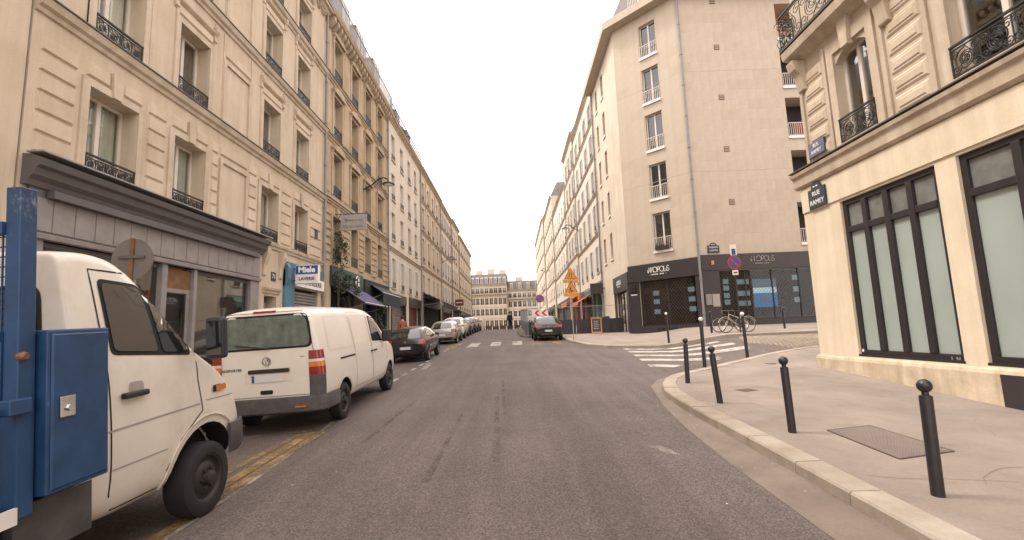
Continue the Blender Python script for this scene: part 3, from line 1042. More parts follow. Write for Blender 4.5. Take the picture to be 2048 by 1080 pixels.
# ------------------------------------------------------------------ left: plain houses further up the street
def plain_left(label, y0, y1, cols, FL, top, wall, rail='simple', sh=0., ledges=(), rise=3.2, cw=1.0, sills='lime_trim', shops=None, dorm=(), cornice=True, railtop=False, X=-8.6):
    F, root = left_building(label, y0, y1, X)
    W = y1 - y0
    for fi, (z0, z1) in enumerate(FL):
        for c in cols:
            a = c - y0
            window(F, a, a + cw, z0, z1, .24, rail=rail, rail_h=.42, sill=sills, shutters=sh if (fi == 0 or sh > .5) and sh else 0.,
                   pane='pane_dark', transom=0.)
    zg = G(y0) - .4
    for z in ledges:
        F.ledge(0, W, z, BAND, 'lime_trim', top='flashing')
    if cornice:
        F.ledge(0, W, top - .38, CORN, 'lime_trim', 'cornice', 'flashing')
    if railtop:
        F.part('roof_railing', rail_mesh(W, .9, 'simple', 'iron'), 'iron', 0, -.22, top + .03)
    for a, b, h, m in (shops or []):
        F.op.append((a - y0, b - y0, zg, h, .35))
    F.wall(W, zg, top, wall)
    rf = shell(F, W, zg, top, 12, wall, rise=rise, roof='roof_zinc' if rise > 2 else 'roof_slate')
    for a, b, h, m in (shops or []):
        F.box('shop_back', a - y0, b - y0, .33, .36, zg, h, m)
        F.box('shop_fascia', a - y0 - .1, b - y0 + .1, -.1, 0, h, h + .7, 'charcoal')
        for x in (a - y0 - .08, b - y0 - .1):
            F.box('shop_pier', x, x + .18, -.06, .2, zg, h - .004, 'charcoal2')
    for d in dorm:
        dormer(F, d - y0, top + .35, .4, 1.1, 1.7)
    chimney(F, rf, W - .8, 2.2, top + .5, .7, rise + 1.2, 2.6, 'cream', 3)
    F.pipe(W - .1, G(y0), top - .3)
    return F, root
F, B3 = plain_left('plain white rendered house with louvred first floor shutters beside the ochre house', 32.35, 44.2, [33.5, 36.2, 38.9, 41.5], [(3.4, 5.55), (6.95, 8.95), (9.9, 11.9), (12.95, 14.9)], 16.1, 'white_wall', sh=.5, ledges=(6.0,), shops=[(33.2, 37.6, 2.3, 'shutter_steel'), (39.0, 43.6, 2.4, 'red_paint')], railtop=True, dorm=(36.5, 40.5))
for i in range(20):
    F.part('shutter_slat', MB().prism([(.28, -.6 + i * .14), (.24, -.57 + i * .14), (.24, -.49 + i * .14), (.28, -.46 + i * .14)], 'x', .9, 5.2), 'shutter_steel')
F, B4 = plain_left('pilastered cream house above the long dark green awning', 44.25, 56.5, [45.2, 48.0, 50.9, 53.7], [(3.6, 5.7), (7.0, 9.3), (10.2, 12.4), (13.2, 15.0)], 16.2, 'cream', ledges=(6.2, 9.7, 12.8), shops=[(45.2, 55.5, 2.8, 'room_shade')])
for x in (.2, 2.5, 5.2, 8.2, 11.2):
    for z0, z1 in ((6.5, 9.6), (10.0, 12.7), (13.1, 15.6)):
        F.box('pilaster', x, x + .4, -.07, 0, z0, z1, 'lime_trim')
plain_left('white house with tall grey shutters beyond the dark green awning', 56.55, 66.5, [57.6, 60.2, 62.8, 65.0], [(3.8, 5.9), (7.1, 9.2), (10.3, 12.4), (13.3, 15.0)], 15.9, 'white_wall', sh=.55, ledges=(6.3, 9.8, 12.9), shops=[(57.5, 65.5, 2.7, 'room_shade')], rise=2.6)
plain_left('narrow beige house with dark roof edge further up the left side', 66.55, 75.5, [67.6, 70.0, 72.4], [(3.9, 5.9), (7.2, 9.2), (10.4, 12.4), (13.4, 15.2)], 16.4, 'cream', ledges=(6.4, 12.9), shops=[(67.5, 74.5, 2.9, 'red_paint')], rise=3.)
plain_left('last cream house before the crossing on the left side', 75.55, 97., [76.8, 79.5, 82.2, 84.9, 87.6, 90.3, 93.0], [(3.9, 5.9), (7.2, 9.2), (10.4, 12.4), (13.2, 14.9)], 15.8, 'cream', ledges=(6.4, 9.7, 12.8), shops=[(77, 85, 2.9, 'room_shade'), (87, 95, 2.9, 'room_shade')], rise=1.2)
# ------------------------------------------------------------------ end of the street
def end_house(label, x0, x1, y, rz, FL, top, wall, ncol, rail_z=None, rise=3.5, dorm=5):
    root = thing('apartment_building', label, 'building', ((x0 + x1) / 2, y, G(y) - .3))
    F = Facet(root, x0, y, rz)
    W = x1 - x0
    pitch = W / ncol
    for z0, z1 in FL:
        for i in range(ncol):
            a = pitch * (i + .5) - .55
            window(F, a, a + 1.1, z0, z1, .22, rail='simple', rail_h=.5)
        F.ledge(0, W, z1 + .45, [(0, 0), (.08, .04), (.1, .14), (0, .16)], 'lime_trim')
    F.ledge(0, W, top - .35, CORN, 'lime_trim', 'cornice')
    F.wall(W, G(y) - .4, top, wall)
    rf = shell(F, W, G(y) - .4, top, 12, wall, rise=rise, roof='roof_slate')
    if rail_z:
        F.box('balcony', 0, W, -.8, 0, rail_z - .16, rail_z - .003, 'lime_trim')
        F.part('balcony_railing', rail_mesh(W, 1., 'bars', 'iron'), 'iron', 0, -.75, rail_z)
    for i in range(dorm):
        dormer(F, W * (i + .5) / dorm - .5, top + .3, .1, 1.0, 2.0, 'white_wall')
    for i in range(3):
        chimney(F, rf, W * (.12 + .33 * i), 4, top + rise - .3, 2.2, 1.8 + .5 * (i % 2), .8, 'far_beige', 5)
    return root
end_house('beige corner house with slate mansard roof closing the street', -13.4, -1.9, 150, R(-2), [(1.6, 3.6), (5.2, 7.2), (8.6, 10.6), (12.2, 13.8)], 14.9, 'far_beige', 8, 11.9, 3.6, 8)
end_house('white house with long balcony next to the beige corner house at the street end', -1.75, 20, 151, R(-3), [(1.6, 3.4), (4.6, 6.4), (7.6, 9.4), (10.6, 12.0)], 12.9, 'white_wall', 14, 10.2, 3.2, 8)
end_house('pale narrow house left of the beige corner house at the street end', -30, -13.6, 148, R(1), [(1.6, 3.6), (5.2, 7.2), (8.6, 10.6), (12.2, 13.8)], 15.2, 'white_wall', 9, None, 3.4, 5)
# ------------------------------------------------------------------ right: corner house near the camera
XR, YC = 8.2, 12.9
zb = -2.1
B = thing('corner_building', 'cream rendered corner house with frosted shop windows in dark frames', 'building', (XR, YC, zb))
F = Facet(B, XR, YC, R(-90))
W = YC + 10.
def yy(y):
    return YC - y
# shop windows: dark frame, row of small top panes over tall frosted panes
def shop_window(ya, yb, n):
    a, b = yy(ya), yy(yb)
    z0, z1, zt = -.9, 2.88, 2.15
    F.op.append((a, b, z0, z1, .2))
    fr = MB()
    t = .12
    fr.box(a, b, .06, .18, z0, z0 + .16).box(a, b, .06, .18, z1 - t, z1).box(a, a + t, .06, .18, z0 + .16, z1 - t).box(b - t, b, .06, .18, z0 + .16, z1 - t)
    fr.box(a + t, b - t, .05, .17, zt - .07, zt + .07)
    cw = (b - a - t) / n
    for i in range(1, n):
        x = a + t / 2 + cw * i
        fr.box(x - .07, x + .07, .04, .165, z0 + .16, z1 - t)
    o = F.part('shop_window', fr, 'frame_dark', bevel=.008)
    for i in range(n):
        x0, x1 = a + t / 2 + cw * i + .05, a + t / 2 + cw * (i + 1) - .05
        F.part('frosted_pane', MB().box(x0, x1, .12, .13, z0 + .14, zt - .05), 'pane_frost', parent=o)
        F.part('transom_pane', MB().box(x0, x1, .12, .13, zt + .05, z1 - t + .02), 'pane_grey', parent=o)
    F.box('backing', a, b, .19, .2, z0, z1, 'room_shade', parent=o)
    F.box('sill_rail', a - .02, b + .02, .0, .06, z0 - .0, z0 + .05, 'frame_dark', parent=o)
    return o
wo_ = shop_window(11.46, 8.8, 4)
F.part('round_sticker', MB().lathe([(.035, 0), (.035, -.004)], 14, (.0, 0, 0), 'y'), 'sign_white', yy(11.39), .056, -.76, wo_)
text('S   RA', .08, 'sign_grey', B, F.at(yy(9.02), .053, -.82), (R(90), 0, R(-90)))
shop_window(8.36, 4.6, 4)
shop_window(4.1, .4, 4)
# first-floor windows with a flat arch
def arch_window(ya, yb, z0, z1):
    a, b = yy(ya), yy(yb)
    F.op.append((a, b, z0, z1, .24))
    w_, h = b - a, z1 - z0
    o = F.part('window', frame_mesh(w_, h, 'frame_white', 2, 0, .09), 'frame_white', a, .19, z0)
    lw = (w_ - .28) / 2
    for i in range(2):
        F.part('pane', pane_mesh(lw + .01, h - .16, 'pane_clear'), 'pane_clear', .085 + i * (lw + .1), .025, .085, o)
    F.part('room_backing', pane_mesh(w_, h, 'room_shade'), 'room_shade', 0, .8, 0, o)
    F.part('curtain', curtain_mesh(w_ * .3, h - .1, 'curtain'), 'curtain', w_ * .68, .3, .05, o)
    # segmental arch infill over the square opening and the stone surround
    n = 10
    top = [(a + w_ * i / n, z1 - .26 * (2 * i / n - 1) ** 2) for i in range(n + 1)]
    F.part('arch_head', MB().prism(top + [(b, z1 + .001), (a, z1 + .001)], 'y', .003, .235), 'lime_trim')
    mb = MB()
    mb.box(a - .22, a, -.06, 0, z0 - .02, z1 + .02).box(b, b + .22, -.06, 0, z0 - .02, z1 + .02).box(a - .22, b + .22, -.058, 0, z1 + .02, z1 + .3)
    F.part('window_surround', mb, 'lime_trim')
    c = (a + b) / 2
    F.part('keystone', MB().prism([(c - .11, z1 - .08), (c + .11, z1 - .08), (c + .17, z1 + .62), (c - .17, z1 + .62)], 'y', -.15, 0), 'lime_trim')
    rail = F.part('railing', rail_mesh(w_ + .04, .62, 'scroll', 'iron'), 'iron', a - .02, -.07, z0 + .02)
    F.box('sill', a - .1, b + .1, -.15, 0, z0 - .09, z0 - .003, 'lime_trim')
arch_window(11.0, 9.9, 4.18, 6.5)
arch_window(8.05, 6.5, 4.18, 6.5)
arch_window(4.6, 3.1, 4.18, 6.5)
for a, b in ((12.4, 11.3), (9.58, 8.42), (6.1, 5.0), (2.8, .5)):
    F.box('pilaster_strip', yy(a), yy(a) + .1, -.055, 0, 4.1, 6.9, 'lime_trim')
    F.box('pilaster_strip', yy(b) - .1, yy(b), -.055, 0, 4.1, 6.9, 'lime_trim')
    for i in range(6):
        z = 4.2 + i * .42
        x0, x1 = yy(a) + .16, yy(b) - .16
        F.part('stone_panel', MB().panel(x0, x1, z, z + .36, 0, .03, .05), 'lime_panel')
        F.part('stone_panel_inset', MB().panel(x0 + .09, x1 - .09, z + .08, z + .28, -.028, .022, .03), 'lime_panel')
F.ledge(-.12, W, 3.62, [(0, 0), (.05, .01), (.12, .06), (.14, .3), (.2, .34), (.22, .42), (0, .46)], 'lime_trim', top='flashing')
F.part('render_band', MB().panel(0, W, 2.93, 3.6, 0, .035, .01), 'render')
F.ledge(.45, W, 7.05, [(0, 0), (.08, .04), (.22, .12), (.38, .16), (.42, .36), (0, .4)], 'lime_trim', 'balcony_slab', 'flashing')
F.part('balcony_railing', rail_mesh(W, 1.0, 'scroll', 'iron'), 'iron', .47, -.39, 7.5)
for x in (.52, yy(9.5), yy(8.5), yy(6.2), yy(4.9)):
    F.part('console', MB().prism([(0, 6.2), (-.1, 6.22), (-.14, 6.45), (-.18, 6.65), (-.3, 6.8), (-.35, 7.0), (-.35, 7.05), (0, 7.05)], 'x', x, x + .3), 'lime_trim', bevel=.02)
for ya in (11.0, 8.05, 4.6):
    window(F, yy(ya), yy(ya) + 1.2, 7.9, 10.2, .3, pane='pane_dark')
allop = F.op
F.op = [o for o in allop if o[3] < 3.7]
F.wall(W, zb, 3.9, 'render')
F.op = [o for o in allop if o[3] > 3.7]
F.wall(W, 3.9, 10.5, 'lime', x0=.48)            # the upper floors stand back from the corner
# plinth
n = 14
F.part('plinth', MB().prism([(0, zb), (-.09, zb), (-.09, -1.02), (-.07, -.96), (0, -.93)], 'x', -.07, W), 'render_plinth')
F.part('vent_cover', MB().box(yy(8.1), yy(7.2), -.105, -.088, zb, -1.02), 'charcoal')
mb = MB()
mb.quad((0, 0, zb), (0, 0, 4.06), (0, 14, 4.06), (0, 14, zb)).quad((.48, 0, 3.9), (.48, 0, 10.5), (.48, 14, 10.5), (.48, 14, 3.9)).quad((0, 0, 4.06), (.48, 0, 4.06), (.48, 14, 4.06), (0, 14, 4.06)).quad((W, 0, zb), (W, 14, zb), (W, 14, 10.5), (W, 0, 10.5)).quad((0, 14, zb), (0, 14, 10.5), (W, 14, 10.5), (W, 14, zb))
F.part('side_wall', mb, 'render')
F.part('roof', MB().box(.4, W, -.1, 14, 10.51, 10.7), 'roof_zinc')
# the balcony's end railing at the corner
rr = F.part('balcony_railing', rail_mesh(.4, 1.0, 'scroll', 'iron'), 'iron', .47, 0, 7.5)
rr.rotation_euler = (0, 0, R(-180))
def plaque(F, x, z, lines, m='plaque_blue', label='', arch=True, w_=.62, h=.48, rz=0., ls=None):
    p = F.at(x, -.07, z)
    o = thing('street_sign', label, 'street sign', (p[0] + F.root.location.x, p[1] + F.root.location.y, p[2] + F.root.location.z), F.rz)
    n = 10
    poly = [(-w_ / 2, 0), (w_ / 2, 0), (w_ / 2, h)]
    if arch:
        poly += [(w_ * .3 * math.cos(PI * i / n), h + .17 * math.sin(PI * i / n)) for i in range(n + 1)]
    poly += [(-w_ / 2, h)]
    MB().prism(poly, 'y', -.012, .07).build('plate', m, o)
    MB().prism([(p_[0] * 1.06, p_[1] * 1.06 - .015) for p_ in poly], 'y', -.004, .02).build('border', 'plaque_green', o)
    for i, t in enumerate(lines):
        text(t, ls or h * .36, 'letter_white', o, (0, -.016, h * (.74 - .46 * i)))
    if arch:
        for q in (-.07, .05):
            MB().box(q - .03, q + .035, -.016, -.012, h + .05, h + .085).build('lettering', 'letter_white', o)
    return o
plaque(F, yy(12.17), 2.95, ['RUE', 'RAMEY'], label='arched dark street name plate on the cream corner house below the ledge', w_=.66, h=.5)
plaque(F, yy(11.95), 4.3, ['RUE', 'RAMEY'], 'plaque_faded', 'older rectangular blue street name plate above the ledge of the corner house', False, .62, .36)
# ------------------------------------------------------------------ right: stone-clad block with the estate agency
A1 = (7.9, 31.8)
a1 = R(-47)
d1 = (math.cos(a1), math.sin(a1))
LP = 4.9
P2 = (A1[0] + d1[0] * LP, A1[1] + d1[1] * LP)
zb = -1.2
IB = thing('corner_building', 'pale stone-clad block with canted corner above the charcoal agency shopfront', 'building', (A1[0], A1[1], zb))
F1 = Facet(IB, A1[0], A1[1], a1)
F2 = Facet(IB, P2[0], P2[1], 0.)
F3 = Facet(IB, 7.9, 41., R(-90))
FLI = [(4.78, 7.25), (8.22, 10.55), (11.52, 14.0), (14.82, 17.25), (18.1, 20.45)]
def white_rail_window(F, a, b, z0, z1, shut=False, rail=True):
    window(F, a, b, z0, z1, .2, pane='pane_dark', rail='bars' if rail else None, rail_h=.85, rail_m='frame_white', rail_out=.04)
    F.box('sill', a - .06, b + .06, -.12, 0, z0 - .14, z0 - .003, 'sign_white')
for z0, z1 in FLI:
    white_rail_window(F1, 2.1, 3.32, z0, z1)
TOP = 21.2
for z0, z1 in FLI:
    window(F3, 4.0, 4.85, z0 + .5, z1 + .1, .3, pane='pane_dark', frame='frame_brown', sill='sign_white')
    window(F3, 1.4, 2.25, z0 + .5, z1 + .1, .3, pane='pane_dark', frame='frame_brown', sill='sign_white')
for z0, z1 in FLI:
    F2.op.append((6.35, 8.7, z0 - .1 if z0 < 18 else z0, z1 - .05, 1.3))
for z0, z1 in FLI:
    F2.box('loggia_back', 6.35, 8.7, 1.28, 1.3, z0 - .1, z1, 'wood_orange' if z0 > 18 else 'room_shade')
    F2.part('railing', rail_mesh(2.3, .85, 'bars', 'frame_white'), 'frame_white', 6.37, -.03, z0 - .08)
    F2.box('sill', 6.3, 8.75, -.1, 0, z0 - .26, z0 - .104, 'sign_white')
    F2.part('window', frame_mesh(1.1, z1 - z0 - .05, 'frame_white', 1, 0), 'frame_white', 7.5, .3, z0 - .05)
F2.box('laundry', 6.8, 7.6, .15, .2, 11.6, 12.3, 'cloth_red')
zsh = 4.05
SHOPZ = [(F1, .75, 4.66, -.1, 2.95), (F2, 1.15, 9.2, -.0, 3.15), (F3, 5.0, 8.6, -.6, 2.6)]
for Fx, a, b, z0, z1 in SHOPZ:
    Fx.op.append((a, b, z0, z1, .5))
F1.wall(LP, zb, TOP, 'slab', x0=.0)
F2.wall(12., zb, TOP, 'slab')
F3.wall(9.2, zb, TOP, 'cream')
for Fx, L in ((F1, LP), (F2, 12.)):
    pass
# stone cladding slabs, each its own tone
rh = (TOP - zsh) / 26
SL = {}
def slab(Fx, a, b, z0, z1):
    k = (round(b - a, 3), round(z1 - z0, 3))
    if k not in SL:
        SL[k] = MB().panel(.0005, k[0] - .0005, .0005, k[1] - .0005, 0, .018, .001).mesh('stone_slab', 'slab')
    Fx.part('stone_slab', SL[k], 'slab', a, -.002, z0)
for i in range(26):
    z0, z1 = zsh + rh * i, zsh + rh * (i + 1)
    for a, b in ((0.0, 1.0), (1.0, 2.02), (3.4, 4.15), (4.15, LP)):
        slab(F1, a, b, z0, z1)
    o = .5 * (i % 2)
    xs = [0, .55 + o, 1.7 + o, 2.85 + o, 4.0 + o, 5.15 + o * .6, 6.3]
    for a, b in zip(xs, xs[1:]):
        slab(F2, a, b, z0, z1)
zz = [zsh] + [v for q in FLI for v in (q[0] - .15, q[1] + .01)] + [TOP]
for z0, z1 in zip(zz[::2], zz[1::2]):
    slab(F1, 2.02, 3.4, z0, z1)
for z in (zsh + rh * 8 - .01, zsh + rh * 18 - .01):
    F1.box('expansion_joint', 0, LP, -.024, -.0, z, z + .022, 'sign_grey')
    F2.box('expansion_joint', 0, 6.3, -.024, -.0, z, z + .022, 'sign_grey')
for z in (7.34, 10.73, 14.13, 17.52, 20.7):
    mb = MB()
    mb.box(2.2, 2.55, -.028, -.021, z - .18, z + .18)
    for q in (0, 1):
        mb.box(2.22, 2.53, -.05, -.028, z - .14 + q * .16, z - .02 + q * .16, 1)
    F2.part('wall_vent', mb, ['frame_brown', 'brass'])
F2.pipe(.0, -.2, TOP - .1, 'pipe_grey', .075, .16)
F3.pipe(.25, G(41), TOP - .1, 'pipe_grey', .07, .14)
# eaves: a deep overhanging slab, mansard above
e = .75
pts = [(7.9 - e, 41.2), (7.9 - e, A1[1] - e * .43), (P2[0] - e * .43, P2[1] - e), (P2[0] + 12, P2[1] - e), (P2[0] + 12, 41.2)]
pts = [(p[0] - IB.location.x, p[1] - IB.location.y) for p in pts]
MB().prism(pts, 'z', TOP - zb + .002, TOP - zb + .55).build('eaves_slab', 'slab', IB)
inn = [(7.9 - .2, 41.1), (7.9 - .2, A1[1] - .1), (P2[0] - .1, P2[1] - .2), (P2[0] + 12, P2[1] - .2), (P2[0] + 12, 41.1)]
inn = [(p[0] - IB.location.x, p[1] - IB.location.y) for p in inn]
cx, cy = 8., 5.
mb = MB()
k = len(inn)
lo_, hi_ = TOP - zb + .552, TOP - zb + 5.2
up = [(p[0] + (2.0 if i < 2 else 1.6 if i == 2 else -.5 if i > 2 else 0), p[1] + (2.2 if 1 <= i <= 3 else 0), hi_) for i, p in enumerate(inn)]
mb.add([(p[0], p[1], lo_) for p in inn] + up, [tuple(range(k, 2 * k))] + [(i, (i + 1) % k, (i + 1) % k + k, i + k) for i in range(k)])
mb.build('mansard_roof', 'roof_slate', IB)
dormer(F1, 2.0, TOP + .6, .3, 1.5, 2.4, 'frame_white')
F1.part('railing', rail_mesh(2.2, .9, 'bars', 'frame_white'), 'frame_white', 1.6, -.3, TOP + .56)
mb = MB()
mb.quad((0, 0, zb), (0, 0, TOP), (0, 14, TOP), (0, 14, zb))
F3.part('side_wall', mb, 'cream')
# agency shopfront in charcoal
def agency(Fx, L, a, b, z0, z1, x0, zf, zt):
    o = Fx.box('shopfront', x0, L, -.14, -.004, zf, zt, 'charcoal', .01)
    Fx.box('pier', x0, a, -.1, .0, zb, zf - .003, 'charcoal', parent=o)
    Fx.box('pier', b, L, -.1, .0, zb, zf - .003, 'charcoal', parent=o)
    Fx.box('stall_riser', a, b, -.1, .2, zb, z0 + .12, 'charcoal', parent=o)
    Fx.box('window_frame', a, b, .1, .16, z0 + .12, z0 + .2, 'frame_dark', parent=o)
    nn = max(2, round((b - a) / 1.6))
    for i in range(nn + 1):
        x = a + (b - a) * i / nn
        Fx.box('window_frame', x - .035, x + .035, .1, .16, z0 + .2, z1, 'frame_dark', parent=o)
    Fx.box('pane', a, b, .15, .16, z0 + .15, z1, 'pane_shop', parent=o)
    Fx.box('shop_interior', a, b, .48, .5, z0, z1, 'wood_brown' if Fx is not F2 else 'gap', parent=o)  # side-street back panel painted near-black in place of deep interior shade
    return o
s1 = agency(F1, LP + .1, .75, 4.66, -.1, 2.95, 0., 2.92, 4.02)
s2 = agency(F2, 12., 1.15, 9.2, .05, 3.2, .12, 3.17, 4.12)
s3 = agency(F3, 9.2, 5.0, 8.6, -.6, 2.6, 4.6, 2.5, 3.7)
def grille(Fx, a, b, z0, z1, o):
    mb = MB()
    p = .2
    n = int((b - a) / p)
    h = p * .6
    rows = int((z1 - z0) / h)
    t = .008
    for i in range(rows):
        for j in range(n):
            x = a + p * (j + .5 * (i % 2))
            z = z0 + h * i
            for s_ in (-1, 1):
                mb.quad((x + p / 2 - t, .03, z), (x + p / 2 + t, .03, z), (x + p / 2 + s_ * p / 2 + t, .03, z + h), (x + p / 2 + s_ * p / 2 - t, .03, z + h))
    Fx.part('security_grille', mb, 'charcoal2' if Fx is F2 else 'grey_dark', parent=o)  # darker on the side-street front, to offset the sunlight falling on it
grille(F1, .8, 4.6, .1, 2.9, s1)
grille(F2, 1.2, 9.1, .3, 3.1, s2)
def listing(Fx, x, z, o, w_=.34, h=.3, m='listing'):
    Fx.part('listing_card', MB().box(x, x + w_, .3, .31, z, z + h), m, parent=o)
for x, zs in ((1.55, (1.95, 1.4, .75)), (3.95, (2.0, 1.4, .8))):
    for z in zs:
        listing(F1, x, z, s1, .42)
for x, zs in ((1.5, (2.35, 1.95, 1.5, 1.1)), (2.35, (2.3, 1.6, 1.0)), (2.72, (2.3, 1.6, 1.0)), (5.7, (2.45, 1.75, 1.1)), (7.4, (2.2, 1.5))):
    for z in zs:
        listing(F2, x, z, s2)
scr = F2.part('display_screen', MB().box(3.2, 4.66, .2, .24, .85, 2.6), 'charcoal2', parent=s2)
F2.part('screen_picture', MB().box(3.23, 4.63, .19, .199, 2.05, 2.57), 'screen_sky', parent=s2)
F2.part('screen_picture', MB().box(3.23, 4.63, .19, .199, 1.72, 2.048), 'screen_pale', parent=s2)
F2.part('screen_picture', MB().box(3.23, 4.63, .19, .199, .88, 1.718), 'screen_sea', parent=s2)
F2.part('screen_picture', MB().lathe([(.16, 0), (.16, -.004)], 16, (3.95, .188, 1.35), 'y'), 'screen_sand', parent=s2)
# thin-stroke lettering of the agency: strokes drawn as bars
def strokes(Fx, x, z, h, m, o, y=-.15):
    L = []
    def arc(cx, cz, r_, a0, a1, n=14):
        return [(cx + r_ * math.cos(R(a0 + (a1 - a0) * i / n)), cz + r_ * math.sin(R(a0 + (a1 - a0) * i / n))) for i in range(n + 1)]
    L.append([(0, 0), (0, .55)])
    for o_ in (.16, .82):
        L.append([(o_, 0), (o_ + .1, 1), (o_ + .31, .22), (o_ + .52, 1), (o_ + .62, 0)])
    L.append(arc(1.86, .5, .5, 0, 360, 20))
    L.append([(2.52, 0), (2.52, 1)] + arc(2.72, .73, .27, 90, -90, 10) + [(2.52, .46)])
    L.append(arc(3.55, .5, .5, 0, 360, 20))
    L.append([(4.12, 1), (4.12, 0), (4.5, 0)])
    L.append([(4.68, 0), (4.68, .55)])
    L.append(arc(5.1, .75, .25, 20, 240, 8) + arc(5.1, .25, .25, 70, -160, 8))
    mb = MB()
    for q in L:
        mb.tube([(x + p[0] * h * .82, y, z + p[1] * h) for p in q], h * .062, 4)
    mb.box(x + h * .3, x + h * .5, y - .01, y + .01, z - h * .42, z - h * .38)
    mb.box(x + h * 3.6, x + h * 3.8, y - .01, y + .01, z - h * .42, z - h * .38)
    Fx.part('lettering', mb, m, parent=o)
    for q in range(9):
        if q != 5:
            mb = MB().box(x + h * (.75 + q * .29), x + h * (.93 + q * .29), y - .01, y + .01, z - h * (.5 - .03 * (q % 2)), z - h * .3)
            Fx.part('lettering', mb, m, parent=o)
strokes(F1, 1.55, 3.42, .34, 'letter_white', s1)
strokes(F2, 3.1, 3.62, .32, 'sign_grey', s2)
strokes(F3, 5.9, 3.05, .3, 'letter_white', s3)
F1.box('wall_lamp', .2, .55, -.2, -.11, 2.25, 2.75, 'frame_dark', parent=s1)
F1.box('letter_plate', .15, .6, -.115, -.101, 2.05, 2.12, 'sign_white', parent=s1)
F2.box('mail_box', .2, .55, -.2, -.101, 1.1, 1.75, 'grey_paint', parent=s2)
F2.box('brass_plate', .62, 1.05, -.115, -.101, 1.0, 1.75, 'sign_grey', parent=s2)
F2.box('alarm_box', .7, .86, -.2, -.141, 3.5, 3.75, 'wood_orange', parent=s2)
F1.box('cellar_vent', 1.9, 3.3, -.115, -.101, -.35, -.15, 'gap', parent=s1)
plaque(F2, .95, 4.25, ['PASSAGE', 'COTTIN'], 'plaque_blue', 'small arched street name plate beside the drainpipe over the charcoal shopfront', True, .66, .42, ls=.13)
# ------------------------------------------------------------------ right: houses further up
def plain_right(label, y0, y1, cols, FL, top, wall, rail='simple', sh=0., ledges=(), rise=2.6, cw=1.0, shops=(), X=7.9):
    F, root = right_building(label, y0, y1, X)
    W = y1 - y0
    for fi, (z0, z1) in enumerate(FL):
        for c in cols:
            a = y1 - c - cw
            window(F, a, a + cw, z0, z1, .24, rail=rail, rail_h=.42, sill='lime_trim', shutters=sh)
    zg = G(y0) - .4
    for z in ledges:
        F.ledge(0, W, z, BAND, 'lime_trim', top='flashing')
    F.ledge(0, W, top - .38, CORN, 'lime_trim', 'cornice', 'flashing')
    for a, b, h, m in shops:
        F.op.append((y1 - b, y1 - a, zg, h, .35))
    F.wall(W, zg, top, wall)
    rf = shell(F, W, zg, top, 12, wall, rise=rise)
    for a, b, h, m in shops:
        F.box('shop_back', y1 - b, y1 - a, .33, .36, zg, h, 'pane_shop' if m == 'green_paint' else 'room_shade')
        F.box('shop_fascia', y1 - b - .1, y1 - a + .1, -.12, 0, h, h + .75, m)
        for x in (y1 - b - .1, (2 * y1 - a - b) / 2, y1 - a - .08):
            F.box('shop_pier', x, x + .2, -.07, .2, zg, h - .004, m)
    chimney(F, rf, .4, 2.2, top + .5, .7, rise + 1., 2.6, 'cream', 3)
    F.pipe(.1, G(y1), top - .3)
    return F, root
plain_right('white shuttered house next to the stone-clad corner block', 41.1, 54.7, [42.4, 45.6, 48.8, 52.0], [(5.0, 7.4), (8.9, 11.3), (12.4, 14.6), (15.9, 18.1), (19.2, 21.2)], 22.6, 'white_wall', sh=.5, ledges=(8.2, 11.9, 15.4, 18.8), shops=[(41.6, 46.4, 3.4, 'green_paint'), (47.0, 54., 3.3, 'red_paint')])
F, _ = plain_right('cream shuttered house with carved ledge behind the yellow roadworks signs', 54.75, 65., [56., 59., 62.], [(5.4, 7.6), (9.4, 11.6), (13., 15.2), (16.6, 18.8), (20.2, 22.2)], 23.8, 'cream', sh=.5, ledges=(8.6, 12.2, 15.8, 19.4), shops=[(55.5, 64., 3.4, 'awning_orange')])
plain_right('lower white house with dark roof edge half way up the right side', 65.05, 85., [66.5, 69.8, 73.1, 76.4, 79.7, 82.4], [(5.6, 7.8), (9.2, 11.4), (12.8, 15.0), (16.4, 18.4)], 20.6, 'white_wall', ledges=(8.5, 12.1, 15.7), shops=[(66., 84., 3.6, 'charcoal')], rise=1.4)
plain_right('tall cream house with narrow balconies beyond the lower white house', 85.05, 106., [87., 90.5, 94., 97.5, 101.], [(5.6, 7.8), (9.4, 11.6), (13.2, 15.4), (17., 19.), (20.6, 22.6)], 24.6, 'cream', rail='bars', ledges=(8.7, 12.5, 16.3, 20.), shops=[(87., 104., 3.8, 'charcoal')], X=7.7)
plain_right('weathered cream house with planted balconies far up the right side', 106.05, 142., [108., 112., 116., 120., 124., 128., 132., 136.], [(5.8, 8.), (9.8, 12.), (13.8, 16.), (17.8, 20.), (21.6, 23.6)], 25.4, 'cream', rail='bars', ledges=(9., 13., 17., 21.), shops=[(108., 140., 4., 'charcoal')], X=7.4)
# ------------------------------------------------------------------ vehicles
def rpoly(pts, r, n=4):
    """round the corners of a polygon"""
    out = []
    k = len(pts)
    for i in range(k):
        p = Vector(pts[i])
        a = Vector(pts[i - 1]) - p
        b = Vector(pts[(i + 1) % k]) - p
        d = min(r, a.length * .45, b.length * .45)
        s_, e_ = p + a.normalized() * d, p + b.normalized() * d
        for j in range(n + 1):
            t = j / n
            q = s_ * (1 - t) ** 2 + p * 2 * t * (1 - t) + e_ * t * t
            out.append((q.x, q.y))
    return out
def ring(zb, zs, zt, wl, wm, wb, wt, zm, crown=.03, sq=False):
    h = [(0, zb), (wl * .8, zb), (wl, zb + .07), (wm, zm), (wm, zm + (zs - zm) * .6), (wb, zs), (wb + (wt - wb) * .5, zs + (zt - zs) * .5), (wt, zt - (.035 if sq else .09)), (wt * (.95 if sq else .82), zt - (.0 if sq else .01)), (0, zt + crown)]
    return h
